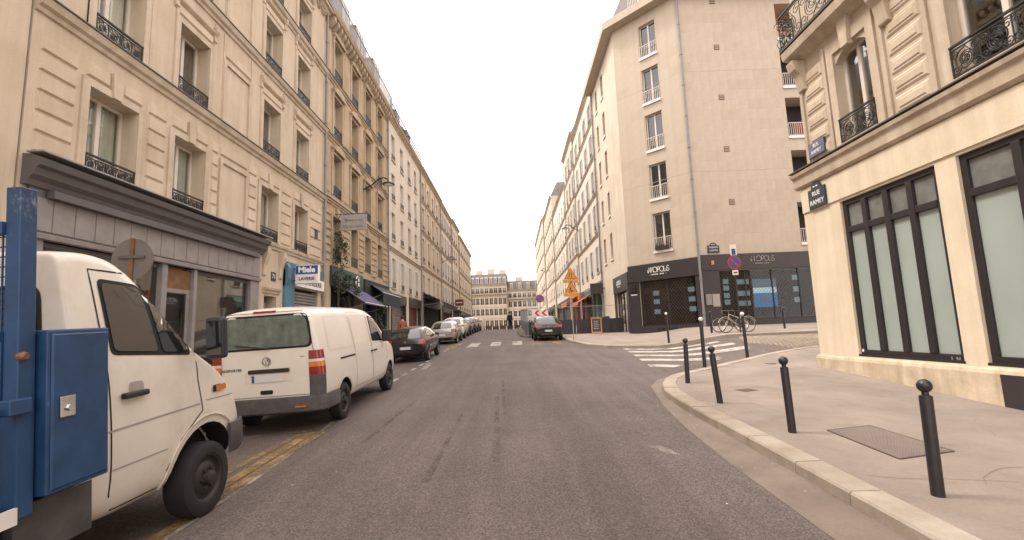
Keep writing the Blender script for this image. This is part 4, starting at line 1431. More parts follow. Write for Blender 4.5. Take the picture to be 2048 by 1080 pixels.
def loft(stations, name, m, parent, wells=(), half=1., level=2):
    """stations: (y, half ring); closed body, smoothed, wheel wells cut out"""
    mb = MB()
    rings = []
    def full(h, y, s=1., c=None):
        pts = h + [(-x, z) for x, z in h[-2:0:-1]]
        if c is not None:
            pts = [(x * s, c + (z - c) * s) for x, z in pts]
        return [(x, y, z) for x, z in pts]
    n = None
    first, last = stations[0], stations[-1]
    c0 = (first[1][0][1] + first[1][-1][1]) / 2
    c1 = (last[1][0][1] + last[1][-1][1]) / 2
    rings.append(full(first[1], first[0], .55, c0))
    rings.append(full(first[1], first[0], .93, c0))
    for y, h in stations:
        rings.append(full(h, y))
    rings.append(full(last[1], last[0], .93, c1))
    rings.append(full(last[1], last[0], .55, c1))
    n = len(rings[0])
    vs = [p for r_ in rings for p in r_]
    fs = []
    for i in range(len(rings) - 1):
        for j in range(n):
            fs.append((i * n + j, i * n + (j + 1) % n, (i + 1) * n + (j + 1) % n, (i + 1) * n + j))
    fs.append(tuple(range(n - 1, -1, -1)))
    fs.append(tuple(range((len(rings) - 1) * n, len(rings) * n)))
    mb.add(vs, fs)
    me = mb.mesh(name, m)
    tmp = bpy.data.objects.new('tmp', me)
    C.objects.link(tmp)
    sb = tmp.modifiers.new('s', 'SUBSURF')
    sb.levels = sb.render_levels = level
    cutters = []
    for (y, z, r_, w_) in wells:
        for s_ in (-1, 1):
            cm = MB().lathe([(r_, w_ - .32), (r_, w_ + .3)], 28, (0, 0, 0), 'x').mesh('cut', m)
            co = bpy.data.objects.new('cut', cm)
            C.objects.link(co)
            co.location = (0, y, z)
            if s_ < 0:
                co.rotation_euler = (0, 0, PI)
            cutters.append(co)
            bo = tmp.modifiers.new('b', 'BOOLEAN')
            bo.operation = 'DIFFERENCE'
            bo.object = co
            bo.solver = 'EXACT'
    bpy.context.view_layer.update()
    dg = bpy.context.evaluated_depsgraph_get()
    out = bpy.data.meshes.new_from_object(tmp.evaluated_get(dg))
    for o in cutters + [tmp]:
        bpy.data.objects.remove(o)
    out.name = name
    out.materials.clear()
    out.materials.append(M(m))
    out.materials.append(M('black_plastic'))
    for p in out.polygons:
        c_ = p.center
        p.material_index = 1 if any(math.hypot(c_.y - y, c_.z - z) < r_ * 1.012 and abs(c_.x) < w_ - .05 and c_.z > z - r_ * .9 for y, z, r_, w_ in wells) and p.normal.z < .3 and not (abs(p.normal.z) > .97 and c_.z < .5) else 0
    out.shade_smooth()
    out.set_sharp_from_angle(angle=R(50))
    o = link(name, out, parent)
    bm = bmesh.new()
    bm.from_mesh(out)
    o_b = BVHTree.FromBMesh(bm)
    bm.free()
    return o, o_b
AX = {'R': lambda a, b: ((4, a, b), (-1, 0, 0)), 'L': lambda a, b: ((-4, a, b), (1, 0, 0)), 'B': lambda a, b: ((a, -6, b), (0, 1, 0)), 'F': lambda a, b: ((a, 12, b), (0, -1, 0)), 'T': lambda a, b: ((a, b, 6), (0, 0, -1))}
def wrap(bvh, c, a0, a1, z0, z1, m, off, name, parent, n=10, k=5, taper=0.):
    """a lens bent round a corner of the body: rays fan out from c between two bearings"""
    mb = MB()
    vs, fs = [], []
    for j in range(k + 1):
        z = z0 + (z1 - z0) * j / k
        for i in range(n + 1):
            a = R(a0 + (a1 - a0 - taper * j / k) * i / n)
            d = Vector((math.cos(a), math.sin(a), 0))
            hit = bvh.ray_cast(Vector((c[0], c[1], z)), d)[0]
            vs.append(tuple((hit if hit else Vector((c[0], c[1], z)) + d * .3) + d * off))
    for j in range(k):
        for i in range(n):
            fs.append((j * (n + 1) + i, j * (n + 1) + i + 1, (j + 1) * (n + 1) + i + 1, (j + 1) * (n + 1) + i))
    return mb.add(vs, fs).build(name, m, parent, smooth=True)
def patch(bvh, poly, axis, m, off, name, parent, cuts=3, wave=0., lim=.16):
    """a panel that follows the body surface, raised by `off`"""
    bm = bmesh.new()
    f = bm.faces.new([bm.verts.new((p[0], p[1], 0)) for p in poly])
    bmesh.ops.triangulate(bm, faces=[f])
    for _ in range(cuts):
        es = [e_ for e_ in bm.edges if e_.calc_length() > lim]
        if not es:
            break
        bmesh.ops.subdivide_edges(bm, edges=es, cuts=1)
        bmesh.ops.triangulate(bm, faces=bm.faces[:])
    cen = Vector((sum(p[0] for p in poly) / len(poly), sum(p[1] for p in poly) / len(poly), 0))
    for v in bm.verts:
        o, d = AX[axis](v.co.x, v.co.y)
        hit, nrm, _, _ = bvh.ray_cast(Vector(o), Vector(d))
        if hit is not None and abs(nrm.dot(Vector(d))) < .15:
            hit = None                                  # grazing: the ray slid past the corner
        k_ = 0
        while hit is None and k_ < 20:
            k_ += 1
            q_ = v.co.lerp(cen, k_ * .05)
            o, d = AX[axis](q_.x, q_.y)
            hit, nrm, _, _ = bvh.ray_cast(Vector(o), Vector(d))
            if hit is not None and abs(nrm.dot(Vector(d))) < .15:
                hit = None
        if hit is None:
            hit, nrm, _, _ = bvh.find_nearest(Vector(o) + Vector(d) * 3.2)
        if nrm.dot(Vector(d)) > 0:
            nrm = -nrm
        k = off + (wave * math.sin(v.co.x * 42) if wave else 0)
        v.co = hit + nrm * k
    d = Vector(AX[axis](0, 0)[1])
    bm.normal_update()
    for fc in bm.faces:
        if fc.normal.dot(d) > 0:
            fc.normal_flip()
    me = bpy.data.meshes.new(name)
    bm.to_mesh(me)
    bm.free()
    me.materials.append(M(m))
    me.shade_smooth()
    return link(name, me, parent)
def seam(bvh, pts, axis, parent, w_=.009, off=.003, m='gap', name='panel_gap'):
    """a thin dark gap line along a polyline on the body"""
    mb = MB()
    dense = []
    for a, b in zip(pts, pts[1:]):
        L = math.dist(a, b)
        k = max(1, int(L / .1))
        dense += [(a[0] + (b[0] - a[0]) * i / k, a[1] + (b[1] - a[1]) * i / k) for i in range(k)]
    dense.append(pts[-1])
    prev = None
    for i, p in enumerate(dense):
        a, b = dense[max(i - 1, 0)], dense[min(i + 1, len(dense) - 1)]
        t = Vector((b[0] - a[0], b[1] - a[1])).normalized()
        nn = Vector((-t.y, t.x)) * w_ / 2
        row = []
        for s_ in (-1, 1):
            o, d = AX[axis](p[0] + nn.x * s_, p[1] + nn.y * s_)
            hit, nrm, _, _ = bvh.ray_cast(Vector(o), Vector(d))
            if hit is None:
                row = None
                break
            if nrm.dot(Vector(d)) > 0:
                nrm = -nrm
            row.append(tuple(hit + nrm * off))
        if row and prev:
            mb.quad(prev[0], prev[1], row[1], row[0])
        prev = row
    if mb.v:
        return mb.build(name, m, parent)
WH = {}
def wheel(parent, x, y, r_, w_, side, rim='alloy', kind='spokes'):
    k = (r_, w_, rim, kind)
    if k not in WH:
        t = MB().lathe([(r_ * .6, -w_ * .42), (r_ * .88, -w_ / 2), (r_ * .97, -w_ * .42), (r_, -w_ * .25), (r_, w_ * .25), (r_ * .97, w_ * .42), (r_ * .88, w_ / 2), (r_ * .66, w_ * .46), (r_ * .63, w_ * .3)], 32, axis='x').mesh('tyre', 'rubber', True)
        q = MB()
        if kind == 'steel':
            q.lathe([(r_ * .64, w_ * .2), (r_ * .65, w_ * .44), (r_ * .6, w_ * .42), (r_ * .52, w_ * .2), (r_ * .42, w_ * .36), (r_ * .3, w_ * .42), (r_ * .2, w_ * .40), (r_ * .18, w_ * .62), (r_ * .13, w_ * .66)], 28, axis='x')
            for i in range(6):
                a = 2 * PI * i / 6
                q.lathe([(.018, w_ * .36), (.018, w_ * .5)], 6, (0, r_ * .27 * math.cos(a), r_ * .27 * math.sin(a)), 'x')
        else:
            q.lathe([(r_ * .66, w_ * .2), (r_ * .66, w_ * .44), (r_ * .6, w_ * .4), (r_ * .58, w_ * .1)], 28, axis='x')
            for i in range(5):
                a = 2 * PI * i / 5
                c, s_ = math.cos(a), math.sin(a)
                pts = []
                for rr, hw in ((.1, .09), (.6, .06)):
                    for s2 in (-1, 1):
                        pts.append((w_ * .38, r_ * (rr * c - s2 * hw * s_), r_ * (rr * s_ + s2 * hw * c)))
                q.quad(pts[0], pts[1], pts[3], pts[2])
            q.lathe([(r_ * .16, w_ * .2), (r_ * .15, w_ * .42)], 14, axis='x')
        WH[k] = (t, q.mesh('rim', rim, True))
    t, q = WH[k]
    o = link('wheel', t, parent, (x, y, r_))
    link('rim', q, o)
    if side < 0:
        o.rotation_euler = (0, 0, PI)
    return o
def strip(parent, path, z0, z1, th, m, name):
    """a bumper: a band of height z0..z1 following a plan path"""
    mb = MB()
    n = len(path)
    out = []
    for i, p in enumerate(path):
        a, b = Vector(path[max(i - 1, 0)]), Vector(path[min(i + 1, n - 1)])
        t = (b - a).normalized()
        out.append((p[0] + t.y * th, p[1] - t.x * th))
    vs, fs = [], []
    h = z1 - z0
    for p, q in zip(path, out):
        pr = [(p, z0), (q, z0 + h * .12), (q, z1 - h * .2), ((p[0] * .3 + q[0] * .7, p[1] * .3 + q[1] * .7), z1), (p, z1)]
        vs += [(w_[0], w_[1], z) for w_, z in pr]
    for i in range(n - 1):
        for j in range(5):
            fs.append((i * 5 + j, i * 5 + (j + 1) % 5, (i + 1) * 5 + (j + 1) % 5, (i + 1) * 5 + j))
    fs += [(0, 1, 2, 3, 4), tuple((n - 1) * 5 + j for j in range(5))]
    return mb.add(vs, fs).build(name, m, parent, smooth=True)
# ------------------------------------------------------------------ the white panel van
T = thing('panel_van', 'dirty white panel van with curtained rear window parked behind the truck', 'van', (-4.27, 8.32, H(-4.27, 8.32)), rot=(R(2.38), R(-2.), 0))
Wv = .985
def vst(y, zb, zt, wf=1., zs=1.18, crown=.03):
    zs = min(zs, zt - .05)
    wt = (Wv - .02 - max(0, zt - zs) * .17) * wf
    return (y, ring(zb, zs, zt, (Wv - .06) * wf, Wv * wf, (Wv - .015) * wf, wt, .62, crown))
st = [vst(0, .42, 2.06, .955), vst(.03, .36, 2.13, .99), vst(.15, .33, 2.17, 1.), vst(.6, .3, 2.19), vst(1.6, .3, 2.19), vst(2.8, .3, 2.18), vst(3.25, .3, 2.15), vst(3.65, .3, 2.02), vst(4.05, .3, 1.72), vst(4.4, .3, 1.36), vst(4.75, .3, 1.2, .98), vst(5.1, .32, 1.02, .93), vst(5.28, .36, .82, .85)]
body, bv = loft(st, 'body', 'van_white', T, [(1.08, .36, .42, .98), (4.42, .36, .42, .98)])
g = rpoly([(-.84, 1.46), (.83, 1.46), (.745, 2.06), (-.745, 2.06)], .13)
rw = patch(bv, g, 'B', 'gap', .004, 'rear_window_seal', T)
mat('van_curtain', (.17, .2, .175), .8, var=.4, scale=5)
def shrink(poly, k):
    cx_ = sum(p[0] for p in poly) / len(poly)
    cy_ = sum(p[1] for p in poly) / len(poly)
    return [(cx_ + (p[0] - cx_) * (1 - k / max(.1, abs(p[0] - cx_)) if abs(p[0] - cx_) > .1 else 1), cy_ + (p[1] - cy_) * (1 - k / max(.05, abs(p[1] - cy_)) if abs(p[1] - cy_) > .05 else 1)) for p in poly]
g2 = shrink(g, .035)
patch(bv, g2, 'B', 'van_curtain', .014, 'curtain', T, 7, .007, .03)
patch(bv, g2, 'B', 'pane_van', .026, 'rear_window', T)
tail = [(-.86, .66), (.86, .66), (.86, 1.3), (.82, 1.46), (.75, 2.1), (-.75, 2.1), (-.82, 1.46), (-.86, 1.3), (-.86, .66)]
seam(bv, tail, 'B', T)
patch(bv, rpoly([(-.3, 1.06), (.42, 1.06), (.42, 1.13), (-.3, 1.13)], .03), 'B', 'black_plastic', .02, 'handle_strip', T)
patch(bv, [(-.36, .9), (.46, .9), (.46, 1.06), (-.36, 1.06)], 'B', 'truck_white', .004, 'plate_recess', T)
patch(bv, rpoly([(-.24, .91), (.3, .91), (.3, 1.03), (-.24, 1.03)], .015), 'B', 'plate', .012, 'number_plate', T)
patch(bv, [(-.24, .912), (-.195, .912), (-.195, 1.028), (-.24, 1.028)], 'B', 'plate_blue', .014, 'plate_band', T)
patch(bv, rpoly([(-.1, .7), (.12, .7), (.12, .77), (-.1, .77)], .03), 'B', 'gap', .006, 'hatch_grip', T)
patch(bv, rpoly([(-.2, 2.09), (.2, 2.09), (.2, 2.125), (-.2, 2.125)], .012), 'B', 'lamp_red', .012, 'brake_light', T)
# round emblem with two stacked letters
em = MB()
em.lathe([(.078, 0), (.08, -.012), (.07, -.012), (.066, -.004)], 24, (0, 0, 0), 'y')
for q in ([(-.04, .055), (0, .004), (.04, .055)], [(-.058, .03), (-.028, -.055), (0, 0), (.028, -.055), (.058, .03)]):
    em.tube([(p[0], -.012, p[1]) for p in q], .007, 4)
hit = bv.ray_cast(Vector((.02, -6, 1.26)), Vector((0, 1, 0)))[0]
em.build('emblem', 'chrome', T, (.02, hit.y - .002, 1.26))
text('TRANSPORTER', .062, 'letter_dark', T, (-.62, hit.y - .006, 1.14), ext=.003)
MB().box(-.04, .04, -.004, .01, 0, .02).build('badge', 'chrome', T, (.64, hit.y, 1.3))
for s_, ax in ((1, 'R'), (-1, 'L')):
    cc = (.74 * s_, .3)
    b0, b1 = (-88, -34) if s_ > 0 else (268, 214)
    wrap(bv, cc, b0, b1, .98, 1.4, 'lamp_red', .014, 'tail_light', T)
    wrap(bv, cc, b0, b1, 1.12, 1.2, 'lamp_orange', .018, 'indicator', T)
    wrap(bv, cc, b0, b1, 1.203, 1.25, 'lamp_clear', .018, 'reversing_light', T)
    wrap(bv, cc, b0, b1, .64, .975, 'bumper_grey', .01, 'corner_trim', T)
    # pressed side panels, doors and cab window
    for a, b in ((.42, 1.72), (1.8, 2.86)):
        seam(bv, rpoly([(a, 1.36), (b, 1.36), (b - .02, 1.99), (a + .08, 1.99)], .09) + [rpoly([(a, 1.36), (b, 1.36), (b - .02, 1.99), (a + .08, 1.99)], .09)[0]], ax, T, .022, .004, 'van_white', 'panel_pressing')
    seam(bv, [(.9, 1.16), (1.75, 1.16)], ax, T, .035, .004, 'gap', 'door_track')
    seam(bv, [(1.78, .5), (1.78, 2.06), (2.92, 2.06), (2.92, .5), (1.78, .5)], ax, T)
    seam(bv, [(2.97, .5), (2.97, 2.05), (3.5, 2.0), (4.15, 1.5), (4.2, .9), (4.0, .84)], ax, T)
    seam(bv, [(.3, 1.2), (4.6, 1.16)], ax, T, .012, .003, 'truck_white', 'crease')
    wg = rpoly([(3.03, 1.36), (4.1, 1.32), (3.62, 1.9), (3.1, 1.98)], .07)
    patch(bv, wg, ax, 'gap', .004, 'window_seal', T)
    patch(bv, shrink(wg, .025), ax, 'car_glass', .012, 'cab_window', T)
    for yh in (2.8, 3.08):
        MB().box(-.015, .02, 0, .16, 0, .035).build('door_handle', 'black_plastic', T, (s_ * (Wv + .005), yh, 1.13), 0, bevel=.01)
    seam(bv, [(1.6, .5), (3.9, .5)], ax, T, .014, .004, 'sign_grey', 'sill_line')  # the sill's crease drawn as a thin grey strip
    mi = MB().box(-.02, .2, -.06, .1, 0, .3)
    o = mi.build('mirror', 'black_plastic', T, (s_ * Wv if s_ > 0 else -Wv - .18, 3.82, 1.3), bevel=.04)
    for yw in (1.08, 4.42):
        wheel(T, s_ * (Wv - .13), yw, .345, .22, s_, 'steel_rim', 'steel')
    if s_ > 0:
        for yw, zz_ in ((1.08, 0), (4.42, 0)):
            arc_ = [(yw + .455 * math.cos(a), .36 + .455 * math.sin(a)) for a in [PI * (.06 + .88 * i / 16) for i in range(17)]]
            seam(bv, arc_, 'R', T, .05, .012, 'van_white', 'arch_lip')
strip(T, [(-1.0, .62), (-1.0, .12), (-.93, .01), (-.6, -.035), (0, -.05), (.6, -.035), (.93, .01), (1.0, .12), (1.0, .62)], .36, .64, .045, 'bumper_grey', 'rear_bumper')
MB().box(-.09, .09, -.004, .02, 0, .025).build('reflector', 'lamp_orange', T, (.62, -.09, .46))
MB().tube([(.1, hit.y - .035, 1.47), (-.1, hit.y - .04, 1.5), (-.5, hit.y - .02, 1.56)], .012, 6).build('rear_wiper', 'black_plastic', T)
ws = rpoly([(-.78, 1.42), (.78, 1.42), (.66, 2.0), (-.66, 2.0)], .08)
patch(bv, ws, 'F', 'car_glass', .006, 'windscreen', T)
# ------------------------------------------------------------------ the white flatbed truck with blue body
T = thing('flatbed_truck', 'white cab flatbed truck with blue toolbox and blue rack at the left edge', 'truck', (-4.13, 3.42, H(-4.2, 3.42)), rot=(R(2.38), R(-2.), 0))
Wt = .97
def tst(y, zb, zt, wf=1., zs=1.55, crown=.03, tum=.14):
    zs = min(zs, zt - .05)
    wt = (Wt - .02 - max(0, zt - zs) * tum) * wf
    return (y, ring(zb, zs, zt, (Wt - .05) * wf, Wt * wf, (Wt - .015) * wf, wt, .8, crown, y < .7))
st = [tst(.16, .5, 2.5, .99), tst(.17, .46, 2.52, .998), tst(.22, .42, 2.54), tst(.55, .38, 2.56), tst(.84, .38, 2.51), tst(1.05, .38, 2.27), tst(1.3, .38, 1.96), tst(1.6, .38, 1.62), tst(1.85, .38, 1.44), tst(2.02, .4, 1.3, .985), tst(2.2, .42, 1.12, .96), tst(2.33, .46, .92, .9), tst(2.38, .5, .72, .85)]
body, bv = loft(st, 'cab', 'truck_white', T, [(1.63, .42, .49, .97)])
for s_, ax in ((1, 'R'), (-1, 'L')):
    wg = rpoly([(.5, 1.7), (1.42, 1.62), (1.42, 1.7), (1.18, 2.02), (.9, 2.3), (.46, 2.33)], .06)
    patch(bv, wg, ax, 'gap', .004, 'window_seal', T)
    patch(bv, rpoly([(.53, 1.73), (1.0, 1.69), (.9, 2.23), (.86, 2.27), (.49, 2.295)], .05), ax, 'car_glass', .012, 'door_window', T)
    patch(bv, rpoly([(1.06, 1.68), (1.37, 1.655), (1.37, 1.7), (1.14, 2.01), (.97, 2.17)], .03), ax, 'car_glass', .012, 'quarter_window', T)
    seam(bv, [(.47, .62), (.45, 1.55), (.4, 2.4), (.88, 2.39), (1.24, 2.05), (1.49, 1.64), (1.5, 1.35), (1.56, 1.05), (1.26, .84), (1.1, .62), (1.04, .48), (.55, .48), (.47, .62)], ax, T, .014)
    seam(bv, [(.2, 1.1), (1.52, 1.12)], ax, T, .016, .003, 'sign_grey', 'crease_shade')  # grey strips: the shade of the body creases put into colour
    seam(bv, [(.48, .8), (1.08, .8)], ax, T, .012, .003, 'sign_grey', 'crease_shade')
    seam(bv, [(1.62, 1.14), (2.25, 1.12)], ax, T, .012, .003, 'sign_grey', 'crease_shade')
    patch(bv, rpoly([(.64, 1.34), (.8, 1.34), (.8, 1.46), (.64, 1.46)], .04), ax, 'sign_grey', .003, 'handle_shade', T)  # flat grey patch, coloured like the shade of a recess
    MB().box(-.015, .035, -.13, .13, -.025, .025).build('door_handle', 'black_plastic', T, (s_ * (Wt + .01), .68, 1.36), bevel=.015)
    patch(bv, [(1.72, 1.2), (1.86, 1.2), (1.86, 1.27), (1.72, 1.27)], ax, 'black_plastic', .012, 'lamp_housing', T)
    patch(bv, [(1.76, 1.205), (1.95, 1.205), (1.95, 1.265), (1.76, 1.265)], ax, 'lamp_orange', .02, 'indicator', T)
    arc_ = [(1.63 + .525 * math.cos(a), .42 + .525 * math.sin(a)) for a in [PI * (.02 + .96 * i / 18) for i in range(19)]]
    seam(bv, arc_, ax, T, .085, .022, 'truck_white', 'arch_flare')
    m_ = MB().box(0, .19, -.05, .05, 0, .42).build('mirror', 'black_plastic', T, (s_ * (Wt + .1) if s_ > 0 else -Wt - .29, 1.5, 1.56), bevel=.035)
    MB().box(.02, .17, -.056, -.05, .04, .38).build('mirror_glass', 'car_glass', m_)
    MB().tube([(s_ * (Wt - .03), 1.5, 1.66), (s_ * (Wt + .14), 1.5, 1.7)], .022, 8).build('mirror_arm', 'black_plastic', T)
    wheel(T, s_ * (Wt - .11), 1.63, .36, .24, s_, 'steel_rim', 'steel')
    wheel(T, s_ * (Wt - .13), -2.0, .36, .3, s_, 'steel_rim', 'steel')
strip(T, [(.97, 1.98), (.97, 2.15), (.88, 2.36), (.5, 2.44), (0, 2.46), (-.5, 2.44), (-.88, 2.36), (-.97, 2.15), (-.97, 1.98)], .5, .82, .03, 'bumper_grey', 'front_bumper')
patch(bv, rpoly([(-.72, 1.62), (.72, 1.62), (.62, 2.28), (-.62, 2.28)], .08), 'F', 'car_glass', .006, 'windscreen', T)
rwp = rpoly([(-.72, 1.72), (.72, 1.72), (.7, 2.28), (-.7, 2.28)], .12)
patch(bv, rwp, 'B', 'gap', .006, 'rear_window_seal', T)
patch(bv, shrink(rwp, .035), 'B', 'car_glass', .014, 'rear_window', T)
# chassis, bed, dropside, rack, toolbox
MB().box(-.45, -.33, -3.6, .4, .5, .68).box(.33, .45, -3.6, .4, .5, .68).build('chassis_rail', 'grey_dark', T)
MB().box(.6, .95, -1.2, -.3, .32, .62).build('fuel_tank', 'grey_dark', T, bevel=.05)
MB().box(-1.03, 1.03, -3.7, -.42, .78, .86).build('bed_floor', 'wood_brown', T)
for s_ in (-1, 1):
    x = 1.04 * s_
    b = MB().box(-.02, .02, -3.7, -.46, .84, 1.46)
    d = b.build('dropside', 'truck_blue', T, (x, 0, 0), bevel=.006)
    for z in (.9, 1.36):
        MB().box(-.035, .035, -3.7, -.46, z, z + .1).build('dropside_rib', 'truck_blue', d, bevel=.01)
    for y in (-3.6, -2.2, -.62):
        MB().box(-.045, .045, y, y + .1, .74, 1.4).build('hinge_bracket', 'truck_blue', d, bevel=.008)
    MB().box(-.05, .05, -.34, -.23, .76, 2.86).build('corner_post', 'truck_blue', T, (1.01 * s_, 0, 0), bevel=.008)
    MB().box(-.012, .012, -3.7, -.34, .74, .84).build('side_rail', 'sign_white', T, (1.06 * s_, 0, 0))
    mb = MB().tube([(1.0 * s_, -1.0, .45), (1.0 * s_, -.72, .45), (1.0 * s_, -.58, .5), (1.0 * s_, -.52, .62), (1.0 * s_, -.52, .78)], .032, 10)
    mb.build('side_guard', 'sign_white', T, smooth=True)
MB().lathe([(.028, -.03), (.03, .0), (.02, .02)], 12, (0, 0, 0), 'x').build('pivot_bolt', 'wood_brown', T, (1.075, -.32, 1.76))
MB().box(1.02, 1.1, -.42, -.28, 1.4, 1.5).build('latch', 'truck_blue', T, bevel=.01)
hb = MB()
hb.box(-.96, .96, -.36, -.3, 2.55, 2.63).box(-.96, .96, -.36, -.3, 1.86, 1.92).box(-.96, .96, -.35, -.31, 1.5, 1.86)
hb.build('headboard', 'truck_blue', T)
hb = MB()
for i in range(32):
    x = -.94 + i * .0606
    hb.box(x - .004, x + .004, -.335, -.327, 1.92, 2.55)
for i in range(10):
    z = 1.95 + i * .065
    hb.box(-.96, .96, -.327, -.319, z - .004, z + .004)
hb.build('headboard_mesh', 'truck_blue', T)
tb = MB().box(.3, 1.12, -.21, .26, .85, 1.92).build('toolbox', 'truck_blue', T, bevel=.012)
MB().panel(-.19, .24, .88, 1.89, 0, .012, .008).build('toolbox_door', 'truck_blue', tb, (1.122, 0, 0), R(90))
lk = MB().box(0, .012, -.055, .055, -.07, .07).build('lock_plate', 'chrome', tb, (1.136, -.09, 1.4), bevel=.006)
MB().lathe([(.022, 0), (.02, .016)], 12, (0, 0, 0), 'x').build('lock_knob', 'chrome', lk, (.012, 0, -.01))
MB().box(-.9, .9, -.3, .0, .45, .74).build('underframe', 'black_plastic', T)
MB().box(.86, .96, -.26, .3, .45, .8).build('splash_guard', 'bumper_grey', T)
# ------------------------------------------------------------------ parked cars
def car(label, x, y, paint, L=4.0, Wd=1.72, Hh=1.47, tail='tall', rot=0., lamp='lamp_red', group=None, name='parked_car', plate=True, ground=None, camber=R(-2.)):
    z = H(x, y) if ground is None else ground
    T = thing(name, label, 'car', (x, y, z), rot=(math.atan(G(y + 2.5) - G(y - .5)) / 1. * .333, camber, rot), group=group)
    ky, kz, hw = L / 4.0, Hh / 1.47, Wd / 2
    def S(y_, zb, zt, wf=1.):
        zt *= kz
        zs = min(.95 * kz, zt - .05)
        wt = (hw - .03 - max(0, zt - zs) * .36) * wf
        return (y_ * ky, ring(zb, zs, zt, (hw - .1) * wf, hw * wf, (hw - .03) * wf, wt, .55 * kz))
    st = [S(0, .42, .8, .86), S(.03, .34, .93, .95), S(.12, .27, 1.03, .99), S(.3, .24, 1.2), S(.55, .22, 1.4), S(.9, .2, 1.47), S(1.6, .2, 1.495), S(2.1, .2, 1.46), S(2.45, .2, 1.34), S(3.0, .2, 1.03), S(3.4, .21, .95, .985), S(3.75, .25, .84, .94), S(3.96, .32, .68, .84)]
    rw_ = .315
    ya, yf = .68 * ky, 3.22 * ky
    body, bv = loft(st, 'body', paint, T, [(ya, rw_, .36, hw), (yf, rw_, .36, hw)])
    rg = rpoly([(-.62, 1.0 * kz), (.62, 1.0 * kz), (.5, 1.36 * kz), (-.5, 1.36 * kz)], .07)
    patch(bv, [(p[0] * hw / .86, p[1]) for p in rg], 'B', 'car_glass', .006, 'rear_window', T)
    seam(bv, [(-.66 * hw / .86, 1.36 * kz), (-.7 * hw / .86, .95 * kz), (-.62 * hw / .86, .58 * kz), (.62 * hw / .86, .58 * kz), (.7 * hw / .86, .95 * kz), (.66 * hw / .86, 1.36 * kz)], 'B', T)
    for s_, ax in ((1, 'R'), (-1, 'L')):
        if tail == 'tall':
            wrap(bv, ((hw - .3) * s_, .42), *((-92, -32) if s_ > 0 else (272, 212)), .76 * kz, .96 * kz, lamp, .012, 'tail_light', T)
        else:
            wrap(bv, ((hw - .4) * s_, .5), *((-102, -35) if s_ > 0 else (282, 215)), .83 * kz, .94 * kz, lamp, .012, 'tail_light', T)
        sw = [(.55 * ky, 1.04 * kz), (2.72 * ky, 1.02 * kz), (2.2 * ky, 1.33 * kz), (1.6 * ky, 1.39 * kz), (.95 * ky, 1.37 * kz)]
        sw = rpoly(sw, .05)
        patch(bv, sw, ax, 'gap', .004, 'window_seal', T)
        patch(bv, shrink(sw, .02), ax, 'car_glass', .01, 'side_window', T)
        seam(bv, [(1.55 * ky, .32), (1.55 * ky, 1.39 * kz)], ax, T, .03)
        seam(bv, [(.95 * ky, .6), (1.05 * ky, 1.0 * kz)], ax, T)
        seam(bv, [(2.62 * ky, .32), (2.7 * ky, 1.0 * kz)], ax, T)
        MB().box(-.01, .03, 0, .16, 0, .03).build('door_handle', 'black_plastic', T, (s_ * (hw - .01), 1.65 * ky, .86 * kz), bevel=.01)
        MB().box(0, .17, -.05, .06, 0, .13).build('mirror', paint, T, (hw - .02 if s_ > 0 else -hw - .15, 2.5 * ky, 1.0 * kz), bevel=.03)
        wheel(T, s_ * (hw - .1), ya, rw_, .2, s_)
        wheel(T, s_ * (hw - .1), yf, rw_, .2, s_)
    patch(bv, rpoly([(-.6, .3), (.6, .3), (.66, .46), (-.66, .46)], .04), 'B', 'black_plastic', .008, 'bumper_skirt', T)
    if plate:
        zp = .56 * kz
        patch(bv, rpoly([(-.26, zp), (.26, zp), (.26, zp + .11), (-.26, zp + .11)], .01), 'B', 'plate', .014, 'number_plate', T)
        for xx in (-.26, .21):
            patch(bv, [(xx, zp + .002), (xx + .05, zp + .002), (xx + .05, zp + .108), (xx, zp + .108)], 'B', 'plate_blue', .017, 'plate_band', T)
    patch(bv, rpoly([(-.64, 1.04 * kz), (.64, 1.04 * kz), (.54, 1.38 * kz), (-.54, 1.38 * kz)], .06), 'F', 'car_glass', .006, 'windscreen', T)
    hit = bv.ray_cast(Vector((0, -6, .86 * kz)), Vector((0, 1, 0)))[0]
    if hit:
        MB().prism([(0, .045), (.035, 0), (0, -.045), (-.035, 0)], 'y', -.012, .01).build('badge', 'chrome', T, (0, hit.y, .86 * kz))
    return T, bv
Tc, bvc = car('glossy black hatchback with orange-red tail lamps parked in front of the white van', -4.5, 19.75, 'car_black', 4.03, 1.72, 1.46)
car('silver hatchback with red corner lamps parked ahead of the black hatchback', -4.6, 30.6, 'car_silver', 4.2, 1.75, 1.5)
car('white compact SUV parked ahead of the silver hatchback', -4.72, 36.6, 'car_white', 4.35, 1.82, 1.66, 'slim')
car('small dark grey car parked ahead of the white SUV', -4.62, 41.6, 'car_grey', 3.9, 1.7, 1.5, ground=None)
car('dark blue car parked near the top of the row on the left', -4.6, 46.2, 'car_blue', 4.2, 1.75, 1.55)
car('dark red car at the top of the row of parked cars on the left', -4.6, 51.0, 'car_red', 4.2, 1.75, 1.5)
Tg, bvg = car('dark brown hatchback parked on the right in front of the roadworks fence', 2.12, 29.35, 'car_brown', 4.3, 1.8, 1.5, 'slim', R(1.), camber=0.)
seam(bvg, [(-.5, .42), (.5, .42)], 'B', Tg, .025, .012, 'chrome', 'chrome_strip')
